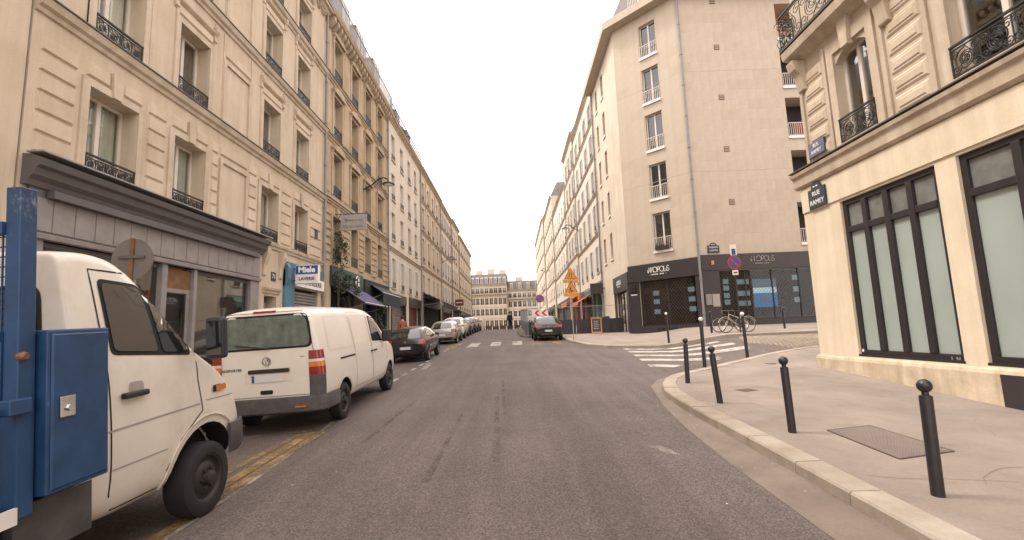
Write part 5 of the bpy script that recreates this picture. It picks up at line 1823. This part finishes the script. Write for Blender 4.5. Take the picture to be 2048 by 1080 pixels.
# ------------------------------------------------------------------ bollards
def bollard_proto(h, r_, white):
    o = thing('bollard', '', 'bollard')
    MB().lathe([(r_, -.15), (r_, h - .17), (r_ * .96, h - .15), (r_ * .55, h - .14), (r_ * .5, h - .1)], 18).build('post', 'bollard', o, smooth=True)
    n = 10
    b = r_ * 1.18
    MB().lathe([(.001, -b)] + [(b * math.sin(PI * i / n), -b * math.cos(PI * i / n)) for i in range(1, n)] + [(.001, b)], 18, (0, 0, h - b)).build('ball', 'sign_white' if white else 'bollard', o, smooth=True)
    return o
GB = 'bollards around the corner pavement'
PB, PW = bollard_proto(1.02, .052, False), bollard_proto(1.42, .052, True)
first = {False: PB, True: PW}
used = {False: False, True: False}
for x, y, white, tilt, label in (
        (3.73, 4.46, False, (0., .02), 'nearest black bollard beside the metal grating'),
        (3.73, 6.67, False, (0., -.02), 'black ball-top bollard second nearest along the kerb, left of the metal grating'),
        (3.65, 8.74, False, (0., -.075), 'black leaning ball-top bollard, third along the kerb near the small metal cover'),
        (3.92, 11.05, False, (0., .02), 'black ball-top bollard at the tip of the kerb curve'),
        (5.33, 13.57, True, (0., .0), 'tall white-capped bollard on the curve in front of the zebra crossing'),
        (7.37, 15.25, True, (0., -.03), 'tall white-capped bollard in front of the bicycle'),
        (7.13, 22.1, True, (0., -.03), 'tall white-capped bollard across the zebra crossing by the charcoal shopfront')):
    o = first[white] if not used[white] else copy_tree(first[white])
    used[white] = True
    o['label'] = label
    o['group'] = GB
    o.location = (x, y, HS(x, y))
    o.rotation_euler = (tilt[0], tilt[1], 0)
for x, y, label in ((9.35, 22.6, 'short dark post at the foot of the drainpipe left of the bicycle'), (13.1, 23.1, 'dark post right of the bicycle under the blue screen')):
    o = copy_tree(PB)
    o['label'] = label
    o['group'] = GB
    o.location = (x, y, HS(x, y))
    o.rotation_euler = (0, 0, 0)
# ------------------------------------------------------------------ covers in the pavement
gp = [(4.24, 6.72), (5.0, 6.95), (5.04, 5.72), (4.2, 5.46)]
gz = HS(4.6, 6.2) + .004
o = sheet('metal_grating', [gp], HS, 'grate', .005, .5)
tag(o, 'rusty chequered metal grating set in the pavement by the nearest bollard', 'grating')
tr = MB()
for i in range(34):
    for j in range(56):
        u, v = (i + .5) / 34, (j + .5) / 56
        x = (gp[0][0] * (1 - u) + gp[1][0] * u) * (1 - v) + (gp[3][0] * (1 - u) + gp[2][0] * u) * v
        y = (gp[0][1] * (1 - u) + gp[1][1] * u) * (1 - v) + (gp[3][1] * (1 - u) + gp[2][1] * u) * v
        z = HS(x, y) + .006
        r_ = .0095
        tr.add([(x - r_, y, z), (x, y - r_, z), (x + r_, y, z), (x, y + r_, z), (x, y, z + .005)], [(0, 1, 4), (1, 2, 4), (2, 3, 4), (3, 0, 4)])
t_ = tr.build('tread_studs', 'grate_stud', o)
t_['kind'] = 'stuff'
fr = MB()
for a, b in zip(gp, gp[1:] + gp[:1]):
    fr.tube([(a[0], a[1], HS(*a) + .003), (b[0], b[1], HS(*b) + .003)], .012, 4)
fr.build('grating_frame', 'grate', o)
o = sheet('access_cover', [[(4.5, 10.0), (4.85, 10.15), (4.95, 9.9), (4.6, 9.75)]], HS, 'grate', .005, .3)
tag(o, 'small square metal cover in the pavement near the leaning bollard', 'cover')
mb = MB().lathe([(.16, 0), (.16, .006), (.13, .008)], 18)
o = mb.build('access_cover', 'grate', None, (7.31, 13.8, HS(7.31, 13.8)))
tag(o, 'small round metal cover in the pavement near the corner house', 'cover')
mb = MB()
for q in range(9):
    random.seed(q)
    pts = []
    x, y = [(4.3, 7.6), (3.5, 5.0), (6.2, 9.6), (5.2, 8.4), (4.4, 4.7), (6., 11.), (3.4, 8.0), (4.5, 11.6), (6.2, 6.4)][q]
    a = random.uniform(-.6, .6) + (0 if q % 2 else 1.2)
    for i in range(7):
        pts.append((x, y, HS(x, y) + .003))
        x += .22 * math.cos(a)
        y += .22 * math.sin(a)
        a += random.uniform(-.35, .35)
    for p, q_ in zip(pts, pts[1:]):
        d = Vector((q_[0] - p[0], q_[1] - p[1])).normalized() * .0035
        mb.quad((p[0] - d.y, p[1] + d.x, p[2]), (p[0] + d.y, p[1] - d.x, p[2]), (q_[0] + d.y, q_[1] - d.x, q_[2]), (q_[0] - d.y, q_[1] + d.x, q_[2]))
struct(mb.build('pavement_cracks', 'gutter'))
# ------------------------------------------------------------------ signs and posts
def post(label, x, y, z0, h, name='sign_post', r_=.03, m='zinc', cat='sign'):
    o = thing(name, label, cat, (x, y, z0))
    MB().lathe([(r_, -.1), (r_, h), (r_ * .6, h + .01)], 12).build('post', m, o, smooth=True)
    return o
def disc(parent, z, r_, mats, y=-.04, rz=0., name='sign_disc'):
    d = MB().lathe([(r_, .012), (r_, 0)], 28, (0, 0, 0), 'y').build(name, mats, parent, (0, y, z), rz, smooth=False)
    return d
o = post('round road sign seen from behind, rising behind the truck roof', -5.75, 7.1, HS(-5.75, 7.1), 3.1)
disc(o, 2.78, .32, 'sign_back', -.05)
MB().box(-.03, .03, -.075, -.05, 2.2, 3.1).build('mounting_rail', 'wood_brown', o)
MB().box(-.2, .2, -.085, -.062, 2.79, 2.83).build('mounting_clamp', 'grey_dark', o)
# no-parking post by the bicycle
zp = HS(10.1, 21.3)
o = post('no parking sign with small plates on a post behind the bicycle', 10.1, 21.3, zp, 3.75, m='bollard')
d = disc(o, 3.15, .3, 'sign_red', -.05)
MB().lathe([(.25, 0), (.25, -.004)], 28, (0, -.004, 0), 'y').build('sign_field', 'sign_blue', d)
MB().prism([(-.2, .15), (-.15, .2), (.2, -.15), (.15, -.2)], 'y', -.016, -.009).build('sign_slash', 'sign_red', d)
MB().box(-.14, .14, -.06, -.04, 3.48, 3.98).build('upper_plate', 'sign_white', o)
MB().box(-.09, .09, -.066, -.062, 3.5, 3.78).build('plate_print', 'sign_blue', o)
MB().box(-.13, .13, -.06, -.04, 2.58, 2.8).build('lower_plate', 'sign_white', o)
MB().box(-.08, .08, -.066, -.062, 2.66, 2.72).build('plate_print', 'letter_dark', o)
# roadworks signs
def tri(parent, z, kind):
    s_ = .5
    def P(k, dz):
        return [(-s_ * k, -.29 * k + dz), (s_ * k, -.29 * k + dz), (0, .58 * k + dz)]
    t = MB().prism(rpoly(P(1., 0), .07), 'y', -.05, -.03).build('warning_triangle', 'sign_red', parent, (0, 0, z))
    MB().prism(rpoly(P(.8, .0), .05), 'y', -.058, -.051).build('triangle_field', 'sign_yellow', t)
    mb = MB()
    if kind == 'narrow':
        mb.prism([(-.12, -.18), (-.07, -.18), (-.07, .02), (-.03, .16), (-.08, .16), (-.12, .02)], 'y', -.066, -.059)
        mb.prism([(.12, -.18), (.07, -.18), (.07, .02), (.03, .16), (.08, .16), (.12, .02)], 'y', -.066, -.059)
    else:
        mb.prism([(-.2, -.2), (.16, -.2), (.06, -.08), (0, -.12)], 'y', -.066, -.059)
        mb.prism([(-.06, -.1), (.02, .0), (-.02, .12), (-.1, .04), (-.14, -.14)], 'y', -.066, -.059)
        mb.lathe([(.035, -.066), (.035, -.059)], 10, (0, 0, .17), 'y')
    mb.build('symbol', 'letter_dark', t)
    MB().box(-.55, .55, -.05, -.03, -.58, -.32).build('text_plate', 'sign_yellow', t)
    t.scale = (.78, 1, .78)
    return t
o = post('post with two yellow roadworks triangles on the kerb by the brown hatchback', 3.36, 27.1, HS(3.5, 27.1), 4.1)
tri(o, 3.74, 'narrow')
tri(o, 2.95, 'men')
o = post('small round no parking sign on a pole behind the roadworks fence', 1.95, 34.6, G(34.6), 3.05)
d = disc(o, 2.75, .3, 'sign_red', -.05)
MB().lathe([(.25, 0), (.25, -.004)], 28, (0, -.004, 0), 'y').build('sign_field', 'sign_blue', d)
MB().prism([(-.2, .15), (-.15, .2), (.2, -.15), (.15, -.2)], 'y', -.016, -.009).build('sign_slash', 'sign_red', d)
# chevron board on the fence
o = thing('chevron_board', 'red and white chevron board hung on the roadworks fence', 'sign', (1.9, 34.05, G(34) + 1.5))
MB().box(-.55, .55, -.02, .02, 0, .42).build('board', 'sign_white', o)
for x in (-.42, .08):
    MB().prism([(x, .21), (x + .22, .41), (x + .42, .41), (x + .2, .21), (x + .42, .01), (x + .22, .01)], 'y', -.028, -.021).build('chevron', 'sign_red', o)
# ------------------------------------------------------------------ roadworks fence panels
def fence_panel(x, y, rz, label, dark=True):
    o = thing('fence_panel', label, 'fence', (x, y, H(x, y) + .02), rz, 'roadworks fence panels')
    mb = MB().tube([(0, 0, .1), (0, 0, 2.05), (3.4, 0, 2.05), (3.4, 0, .1), (0, 0, .1)], .022, 6)
    mb.build('frame', 'zinc', o)
    mb = MB()
    for i in range(1, 30):
        mb.box(i * 3.4 / 30 - .003, i * 3.4 / 30 + .003, -.003, .003, .1, 2.05)
    for i in range(1, 8):
        mb.box(0, 3.4, -.006, -.001, .1 + i * .24, .106 + i * .24)
    mb.build('wire_mesh', 'zinc', o)
    if dark:
        mb = MB()
        n = 24
        for i in range(n):
            a, b = 3.4 * i / n, 3.4 * (i + 1) / n
            mb.quad((a, -.03 - .012 * math.sin(i * 1.3), .08), (b, -.03 - .012 * math.sin(i * 1.3 + 1.3), .08), (b, -.03, 1.12), (a, -.03, 1.12))
        mb.build('dark_sheet', 'charcoal2', o)
    for xx in (.02, 3.38):
        MB().box(xx - .12, xx + .12, -.35, .35, -.0, .12).build('foot_block', 'grey_paint', o, bevel=.02)
    return o
fence_panel(1.05, 34.2, 0, 'wire fence panel facing the road behind the brown hatchback')
fence_panel(4.5, 34.2, 0, 'wire fence panel between the yellow roadworks signs and the chalkboard')
fence_panel(1.0, 34.3, R(92), 'dark sheeted fence panel beside the lane, nearest of the side row')
fence_panel(.88, 37.8, R(92), 'dark sheeted fence panel beside the lane, middle of the side row')
fence_panel(.76, 41.3, R(92), 'dark sheeted fence panel beside the lane, farthest of the side row')
for i, (x, y) in enumerate(((.62, 36.4), (.55, 39.6), (.5, 43.))):
    o = MB().prism([(-.25, 0), (.25, 0), (.22, .25), (.1, .45), (-.1, .45), (-.22, .25)], 'y', -.9, .9).build('concrete_barrier', 'kerb', None, (x, y, H(x, y)), bevel=.03)
    tag(o, ('low concrete block at the foot of the dark fence, nearest', 'low concrete block at the foot of the dark fence, middle one', 'low concrete block at the foot of the dark fence, farthest')[i], 'barrier', 'concrete blocks along the fence')
# ------------------------------------------------------------------ chalkboard and bin by the agency
o = thing('chalkboard', 'wooden A-frame chalkboard on the pavement beside the dark bin', 'chalkboard', (5.75, 33.2, HS(5.75, 33.2)), R(-8))
for s_ in (-1, 1):
    b = MB().box(-.32, .32, -.015, .015, 0, 1.05)
    b.box(-.36, -.3, -.025, .025, -.05, 1.1).box(.3, .36, -.025, .025, -.05, 1.1).box(-.3, .3, -.022, .022, 1.03, 1.1)
    leg = b.build('panel_frame', 'wood_orange', o, (0, .16 * s_, .05))
    leg.rotation_euler = (R(9) * s_, 0, 0)
    MB().box(-.29, .29, -.021, -.016, .1, 1.0).build('slate', 'slate_board', leg)
    for i in range(5):
        MB().box(-.2, .12 + .03 * (i % 3), -.024, -.0215, .3 + i * .13, .315 + i * .13).build('chalk_line', 'sign_white', leg)
o = MB().lathe([(.26, 0), (.3, .05), (.31, 1.0), (.33, 1.02), (.33, 1.1), (.24, 1.16)], 4, axis='z').build('litter_bin', 'charcoal', None, (6.85, 35.3, HS(6.85, 35.3)), R(45))
MB().box(-.12, .12, -.235, -.22, .75, .9).build('bin_slot', 'gap', o, rz=R(-45))
tag(o, 'dark square bin standing beside the chalkboard under the agency sign', 'bin')
# ------------------------------------------------------------------ bicycles
def bicycle(label, x, y, rz, frame, tilt, group='bicycles at the agency'):
    o = thing('bicycle', label, 'bicycle', (x, y, HS(x, y)), rot=(tilt, 0, rz), group=group)
    r_ = .34
    for q, wx in (('front', -.53), ('rear', .53)):
        w = MB().tube([(r_ * math.cos(2 * PI * i / 28), 0, r_ * math.sin(2 * PI * i / 28)) for i in range(28)], .016, 6, closed=True).build('wheel', 'rubber', o, (wx, 0, r_))
        mb = MB().tube([(.31 * math.cos(2 * PI * i / 28), 0, .31 * math.sin(2 * PI * i / 28)) for i in range(28)], .012, 4, closed=True)
        for i in range(14):
            a = 2 * PI * i / 14
            mb.tube([(0, .02 * (-1) ** i, 0), (.31 * math.cos(a), 0, .31 * math.sin(a))], .002, 3)
        mb.lathe([(.02, -.04), (.02, .04)], 8, axis='y')
        mb.build('rim', 'chrome', w)
    bb, seat, head = Vector((.08, 0, .3)), Vector((.22, 0, .82)), Vector((-.36, 0, .82))
    mb = MB()
    for a, b in ((bb, seat), (bb, (-.38, 0, .62)), ((.17, 0, .62), head), ((.53, .05, .34), (.19, 0, .72)), ((.53, -.05, .34), (.19, 0, .72)), ((.53, .05, .34), bb), ((.53, -.05, .34), bb), (head, (-.4, 0, .58))):
        mb.tube([a, b], .016, 6)
    mb.build('frame', frame, o, smooth=True)
    MB().tube([(-.36, 0, .84), (-.41, 0, .58), (-.45, .05, .5), (-.53, .05, .34)], .013, 6).tube([(-.45, -.05, .5), (-.53, -.05, .34)], .013, 6).build('fork', frame, o, smooth=True)
    MB().tube([(-.36, 0, .82), (-.38, 0, .98)], .013, 6).tube([(-.28, .28, 1.0), (-.34, .2, 1.0), (-.38, 0, .98), (-.34, -.2, 1.0), (-.28, -.28, 1.0)], .012, 6).build('handlebar', 'chrome', o, smooth=True)
    MB().prism([(.1, -.02), (.36, -.08), (.38, 0), (.36, .08), (.1, .02)], 'z', .9, .95).build('saddle', 'black_plastic', o, bevel=.015)
    MB().tube([seat, (.24, 0, .9)], .013, 6).build('seat_post', 'chrome', o)
    MB().lathe([(.09, -.01), (.09, .01)], 16, (.08, -.04, .3), 'y').tube([(.08, -.05, .3), (.2, -.06, .2)], .01, 4).tube([(.08, .05, .3), (-.04, .06, .4)], .01, 4).box(.16, .26, -.12, -.05, .18, .2).box(-.1, 0, .05, .12, .39, .41).build('crank', 'grey_dark', o)
    for wx in (-.53, .53):
        MB().tube([(wx + .37 * math.cos(a), 0, r_ + .37 * math.sin(a)) for a in [PI * (.1 + .8 * i / 12) for i in range(13)]], .014, 4).build('mudguard', frame, o)
    return o
bicycle('cream city bicycle leaning in front of the dark one by the shop window', 10.1, 21.6, R(4), 'bike_cream', R(3))
bicycle('dark bicycle half hidden behind the cream one by the shop window', 10.0, 22.05, R(2), 'bike_dark', R(5))
# ------------------------------------------------------------------ wall lamps
def wall_lamp(label, x, y, z, d):
    o = thing('wall_lamp', label, 'street lamp', (x, y, z), group='lamps on wall brackets')
    MB().box(-.03, .03, -.06, .06, -.35, .35).build('wall_plate', 'iron', o)
    mb = MB().tube([(0, 0, -.2), (d * .5, 0, .05), (d * .9, 0, .42), (d * 1.2, 0, .5), (d * 1.45, 0, .4), (d * 1.5, 0, .25)], .04, 8)
    mb.build('arm', 'iron', o, smooth=True)
    MB().lathe([(.06, .12), (.1, .06), (.34, -.02), (.36, -.08), (.3, -.09)], 20, (d * 1.5, 0, .15)).build('lamp_shade', 'iron', o, smooth=True)
    MB().lathe([(.25, 0), (.2, -.06), (.05, -.09)], 16, (d * 1.5, 0, .06)).build('lamp_glass', 'sign_white', o, smooth=True)
wall_lamp('black bracket street lamp on the ochre house above the hanging sign', -8.57, 26.85, 8.75, 1.)
wall_lamp('black bracket street lamp on the shuttered white house far up on the left', -8.57, 57.5, 8.9, 1.)
wall_lamp('black bracket street lamp on the white shuttered house on the right', 7.87, 54.2, 11.6, -1.)
wall_lamp('black bracket street lamp farthest up on the right', 7.67, 96., 12., -1.)
# ------------------------------------------------------------------ hanging signs and awnings on the left
o = thing('hanging_sign', 'blue and white illuminated laundry sign sticking out over the steel shutter', 'sign', (-8.5, 18.2, 2.12))
MB().box(.1, 1.0, -.09, .09, 0, .72).build('sign_case', 'sign_white', o, bevel=.015)
MB().box(.12, .98, -.1, -.092, .37, .70).build('sign_field', 'sign_blue', o)
text('Miele', .3, 'letter_white', o, (.55, -.104, .53), bold=.012)
text('LAVERIE', .17, 'letter_dark', o, (.55, -.097, .18), bold=.004)
MB().box(0, .1, -.03, .03, .1, .16).box(0, .1, -.03, .03, .55, .61).build('bracket', 'grey_dark', o)
o = thing('shop_sign', 'white laundry name board lying along the wall above the steel shutter', 'sign', (-8.6, 19.6, 2.06), R(90))
MB().box(-1.25, 1.45, -.16, -.005, 0, .44).build('board', 'sign_white', o, bevel=.01)
text('BLANCHISSERIE', .3, 'letter_dark', o, (.1, -.166, .22), sx=1.0)
o = thing('hanging_sign', 'grey shop sign with faded script hung from an iron arm on the ochre house', 'sign', (-8.55, 22.5, 5.15))
MB().box(.3, 1.55, -.04, .04, 0, .78).build('board', 'sign_grey', o, bevel=.01)
MB().tube([(0, 0, .82), (1.5, 0, .82)], .02, 6).tube([(0, 0, .3), (.3, 0, .82)], .015, 6).build('arm', 'iron', o)
mb = MB()                                    # faded handwriting, two lines
for x0_, x1_, z_, big in ((.5, 1.35, .5, .14), (.42, 1.42, .18, .13)):
    mb.tube([(x0_ + (x1_ - x0_) * i / 60, -.045, z_ + (big if i < 12 else .05) * math.sin(i * 1.05) * (.6 + .4 * math.sin(i * .37))) for i in range(61)], .008, 4)
mb.build('faded_script', 'grey_dark', o)
def awning(label, y0, y1, zt, zo, out, m, val=.25, name='awning', X=-8.6):
    o = thing(name, label, 'awning', (X, (y0 + y1) / 2, zo))
    h = (y1 - y0) / 2
    MB().prism([(0, zt - zo), (out, 0), (out, -.03), (0, zt - zo - .03)], 'y', -h, h).build('cloth', m, o)
    MB().box(out - .01, out + .01, -h, h, -val, .0).build('valance', m, o)
    MB().box(out - .03, out + .025, -h, h, -.0, .04).build('front_bar', 'sign_white', o)
    for y in (-h + .2, h - .2):
        MB().tube([(0, y, -.3), (out * .5, y, -.2), (out, y, 0)], .02, 6).build('arm', 'zinc', o)
    return o
awning('purple sloping awning over the planted shop front', 23.2, 27.2, 2.6, 1.65, 1.35, 'awning_purple', .06)
awning('dark navy folded awning below the ochre house', 28., 32.2, 3.2, 2.55, .9, 'navy', .7)
o = awning('long dark green restaurant awning on the left', 44.6, 55.5, 4.0, 3.05, 2.0, 'awning_green', .55)
for i, n_ in enumerate((3, 2, 5)):                # faded gold print, too worn to read
    for q in range(n_):
        a_ = -2.6 + q * .62
        mb = MB().prism([(.62 + .38 * i, .64 - .18 * i + .035), (.8 + .38 * i, .555 - .18 * i + .035), (.8 + .38 * i, .555 - .18 * i + .04), (.62 + .38 * i, .64 - .18 * i + .04)], 'y', a_, a_ + .45)
        mb.build('faded_print', 'letter_gold', o)
awning('dark green awning farther up beyond the restaurant', 67.5, 76, 3.6, 2.8, 1.8, 'awning_green', .4)
awning('orange awning on the right behind the roadworks fence', 57., 63., 4.0, 3.2, -1.5, 'awning_orange', .5, X=7.9)
awning('orange shop awning next to the red shopfront on the right', 48., 53., 3.4, 2.7, -1.3, 'awning_orange', .3, X=7.9)
o = awning('green fabric shop canopy beside the agency', 41.4, 46., 4.1, 3.5, -.9, 'green_paint', .5, X=7.9)
o = thing('hanging_sign', 'charcoal sign box sticking out beside the green canopy', 'sign', (7.85, 40.4, 2.9))
MB().box(-1.2, -.1, -.08, .08, 0, .9).build('sign_case', 'charcoal', o, bevel=.01)
MB().box(-.1, 0, -.03, .03, .4, .5).build('bracket', 'grey_dark', o)
o = thing('hanging_sign', 'small red shop sign far up on the left', 'sign', (-8.55, 68., 3.9))
MB().box(.2, 1.4, -.06, .06, 0, .9).build('sign_case', 'red_paint', o)
MB().box(.35, 1.25, -.07, -.061, .4, .5).build('sign_print', 'sign_white', o)
MB().box(0, .2, -.03, .03, .4, .5).build('bracket', 'grey_dark', o)
# ------------------------------------------------------------------ plants
def foliage(label, x, y, z, rx, ry, rz_, n, name='climbing_plant', m='leaf', seed=1, cat='plant', pot=False, stem=None):
    random.seed(seed)
    o = thing(name, label, cat, (x, y, z))
    mb = MB()
    cl = [(random.gauss(0, .42), random.gauss(0, .42), random.uniform(-.9, .95)) for _ in range(max(6, n // 40))]
    for i in range(n):
        c = random.choice(cl)
        p = Vector((c[0] * rx + random.gauss(0, .16) * rx, c[1] * ry + random.gauss(0, .16) * ry, rz_ + c[2] * rz_ + random.gauss(0, .1) * rz_))
        s_ = random.uniform(.035, .075)
        u = Vector((random.gauss(0, 1), random.gauss(0, 1), random.gauss(0, .7))).normalized()
        v = u.cross(Vector((random.gauss(0, 1), random.gauss(0, 1), random.gauss(0, 1)))).normalized()
        mb.quad(p - u * s_, p + v * s_ * .6, p + u * s_, p - v * s_ * .6)
    mb.build('foliage', m, o)
    st = MB()
    for i in range(4):
        a = random.uniform(0, 6)
        st.tube([(0, 0, stem if stem is not None else 0), (.1 * rx * math.cos(a), .1 * ry * math.sin(a), rz_ * .6), (.5 * rx * math.cos(a), .5 * ry * math.sin(a), rz_ * 1.6)], [.02, .014, .006], 5)
    st.build('stem', 'bark', o)
    if pot:
        MB().lathe([(.16, -.02), (.22, .35), (.2, .36), (.18, .3)], 14, (0, 0, (stem or 0))).build('pot', 'terracotta', o, smooth=True)
    return o
foliage('leafy climber hanging at the drainpipe above the purple awning', -8.3, 22.4, 2.2, .3, .7, 1.5, 900, seed=2, stem=-2.5)
foliage('bushy climber spilling over the dark green shop fascia', -8.2, 23.6, 1.7, .4, .8, .7, 700, seed=3, stem=-2.2)
foliage('potted shrub in front of the navy shop beside the van', -7.6, 26.8, G(26.8) + .3, .45, .6, 1.3, 700, 'potted_shrub', seed=4, pot=True, stem=-.2)
foliage('planting on a balcony of the weathered house far on the right', 7.0, 107.5, 5.5, .5, 1.2, 2.6, 700, 'balcony_plant', 'leaf_dark', 5)
foliage('rooftop planting behind the railing of the plain white house', -8.5, 37.5, 16.0, .25, 1.8, .4, 500, 'balcony_plant', seed=6)
for i, (s_, z) in enumerate(((2.2, 4.82),)):
    p = F1.at(s_ + .5, -.16, z)
    q = (p[0] + IB.location.x, p[1] + IB.location.y, p[2] + IB.location.z)
    o = thing('flower_box', 'window box with red flowers on the lowest railing of the canted corner', 'flower box', q, F1.rz)
    MB().box(-.45, .45, -.1, .1, 0, .2).build('box', 'charcoal2', o)
    random.seed(9)
    mb = MB()
    for k_ in range(160):
        a = Vector((random.uniform(-.45, .45), random.uniform(-.12, .12), .2 + abs(random.gauss(0, .1))))
        u = Vector((random.gauss(0, 1), random.gauss(0, 1), random.gauss(0, 1))).normalized() * .04
        v = u.cross(Vector((random.gauss(0, 1), random.gauss(0, 1), random.gauss(0, 1)))).normalized() * .03
        mb.quad(a - u, a + v, a + u, a - v, 1 if a.x > .1 and random.random() < .5 else 0)
    mb.build('flowers', ['leaf', 'flower_red'], o)
# ------------------------------------------------------------------ people
def person(label, x, y, z, rz, top, legs, pose, pack=False, h=1.75):
    o = thing('person', label, 'person', (x, y, z), rz)
    k = h / 1.75
    st = pose == 'walk'
    J = {'pel': (0, 0, .95), 'sp': (0, .02, 1.15), 'ch': (0, .03, 1.36), 'nk': (0, .03, 1.5), 'hd': (0, .05, 1.6), 'ht': (0, .05, 1.73)}
    E_ = [('pel', 'sp'), ('sp', 'ch'), ('ch', 'nk'), ('nk', 'hd'), ('hd', 'ht')]
    rad = {'pel': .15, 'sp': .135, 'ch': .16, 'nk': .06, 'hd': .095, 'ht': .075}
    for s_, n in ((-1, 'l'), (1, 'r')):
        f = .16 * s_ if st else .02 * s_
        J.update({n + 'hip': (.1 * s_, 0, .9), n + 'kn': (.1 * s_, f * .9 + .03, .5), n + 'an': (.1 * s_, f * 1.2 - (.05 if st and s_ < 0 else 0), .09 + (.04 if st and s_ < 0 else 0)), n + 'to': (.11 * s_, f * 1.2 + .14, .05 + (.0 if s_ > 0 else .0)),
                  n + 'sh': (.19 * s_, .02, 1.41), n + 'el': (.25 * s_, -f * .6 - .02, 1.14), n + 'wr': (.25 * s_, -f * 1.0 + .06, .9), n + 'ha': (.245 * s_, -f * 1.1 + .1, .8)})
        rad.update({n + 'hip': .1, n + 'kn': .065, n + 'an': .045, n + 'to': .04, n + 'sh': .075, n + 'el': .048, n + 'wr': .035, n + 'ha': .032})
        E_ += [('pel', n + 'hip'), (n + 'hip', n + 'kn'), (n + 'kn', n + 'an'), (n + 'an', n + 'to'), ('ch', n + 'sh'), (n + 'sh', n + 'el'), (n + 'el', n + 'wr'), (n + 'wr', n + 'ha')]
    names = list(J)
    me = bpy.data.meshes.new('body')
    me.from_pydata([tuple(c * k for c in J[n]) for n in names], [(names.index(a), names.index(b)) for a, b in E_], [])
    t = bpy.data.objects.new('tmp', me)
    C.objects.link(t)
    sk = t.modifiers.new('skin', 'SKIN')
    if not me.skin_vertices:
        bm = bmesh.new()
        bm.from_mesh(me)
        bm.verts.layers.skin.verify()
        bm.to_mesh(me)
        bm.free()
    for i, n in enumerate(names):
        me.skin_vertices[0].data[i].radius = (rad[n] * k, rad[n] * k * (.8 if n in ('pel', 'sp', 'ch') else 1))
        me.skin_vertices[0].data[i].use_root = n == 'pel'
    sb = t.modifiers.new('s', 'SUBSURF')
    sb.levels = sb.render_levels = 2
    bpy.context.view_layer.update()
    out = bpy.data.meshes.new_from_object(t.evaluated_get(bpy.context.evaluated_depsgraph_get()))
    bpy.data.objects.remove(t)
    out.materials.clear()
    for m in ('skin', top, legs, 'rubber'):
        out.materials.append(M(m))
    for p in out.polygons:
        c = p.center / k
        p.material_index = 0 if c.z > 1.49 or (abs(c.x) > .2 and c.z < .93) else 3 if c.z < .1 else 2 if c.z < .97 else 1
    out.shade_smooth()
    link('body', out, o)
    MB().lathe([(.001, -.02)] + [(.108 * math.sin(PI * i / 8) * k, .1 - .11 * math.cos(PI * i / 8)) for i in range(1, 8)] + [(.001, .21)], 12, (0, .035 * k, 1.59 * k)).build('hair', 'hair', o, smooth=True)
    if pack:
        MB().box(-.22, .22, -.36, -.1, .95 * k, 1.48 * k).build('backpack', 'cloth_black', o, bevel=.06)
    return o
person('pedestrian in black with a backpack walking up the middle of the road', -.42, 48.5, H(-.42, 48.5), 0, 'cloth_black', 'cloth_black', 'walk', True, 1.85)
person('person in an orange top standing on the pavement behind the black hatchback', -6.1, 26.0, HS(-6.1, 26), R(40), 'cloth_orange', 'cloth_black', 'stand', False, 1.72)
person('person in a dark red top on the pavement between the van and the black hatchback', -6.2, 19.6, HS(-6.2, 19.6), R(200), 'cloth_red', 'cloth_black', 'stand', False, 1.62)
# far end: containers and low barrier closing the street
o = thing('road_barrier', 'low brown barrier with planters across the far end of the street', 'barrier', (-1.5, 100, G(100)))
for i in range(8):
    MB().box(-6 + i * 1.5, -4.7 + i * 1.5, -.3, .3, 0, .7 + .1 * (i % 2)).build('barrier_panel', 'bark', o)
o = MB().lathe([(.7, 0), (.75, .4), (.75, 1.4), (.6, 1.75), (.3, 1.9)], 14).build('glass_bank', 'white_wall', None, (-5.8, 80, G(80)), smooth=True)
tag(o, 'pale rounded container standing beyond the row of parked cars', 'container')
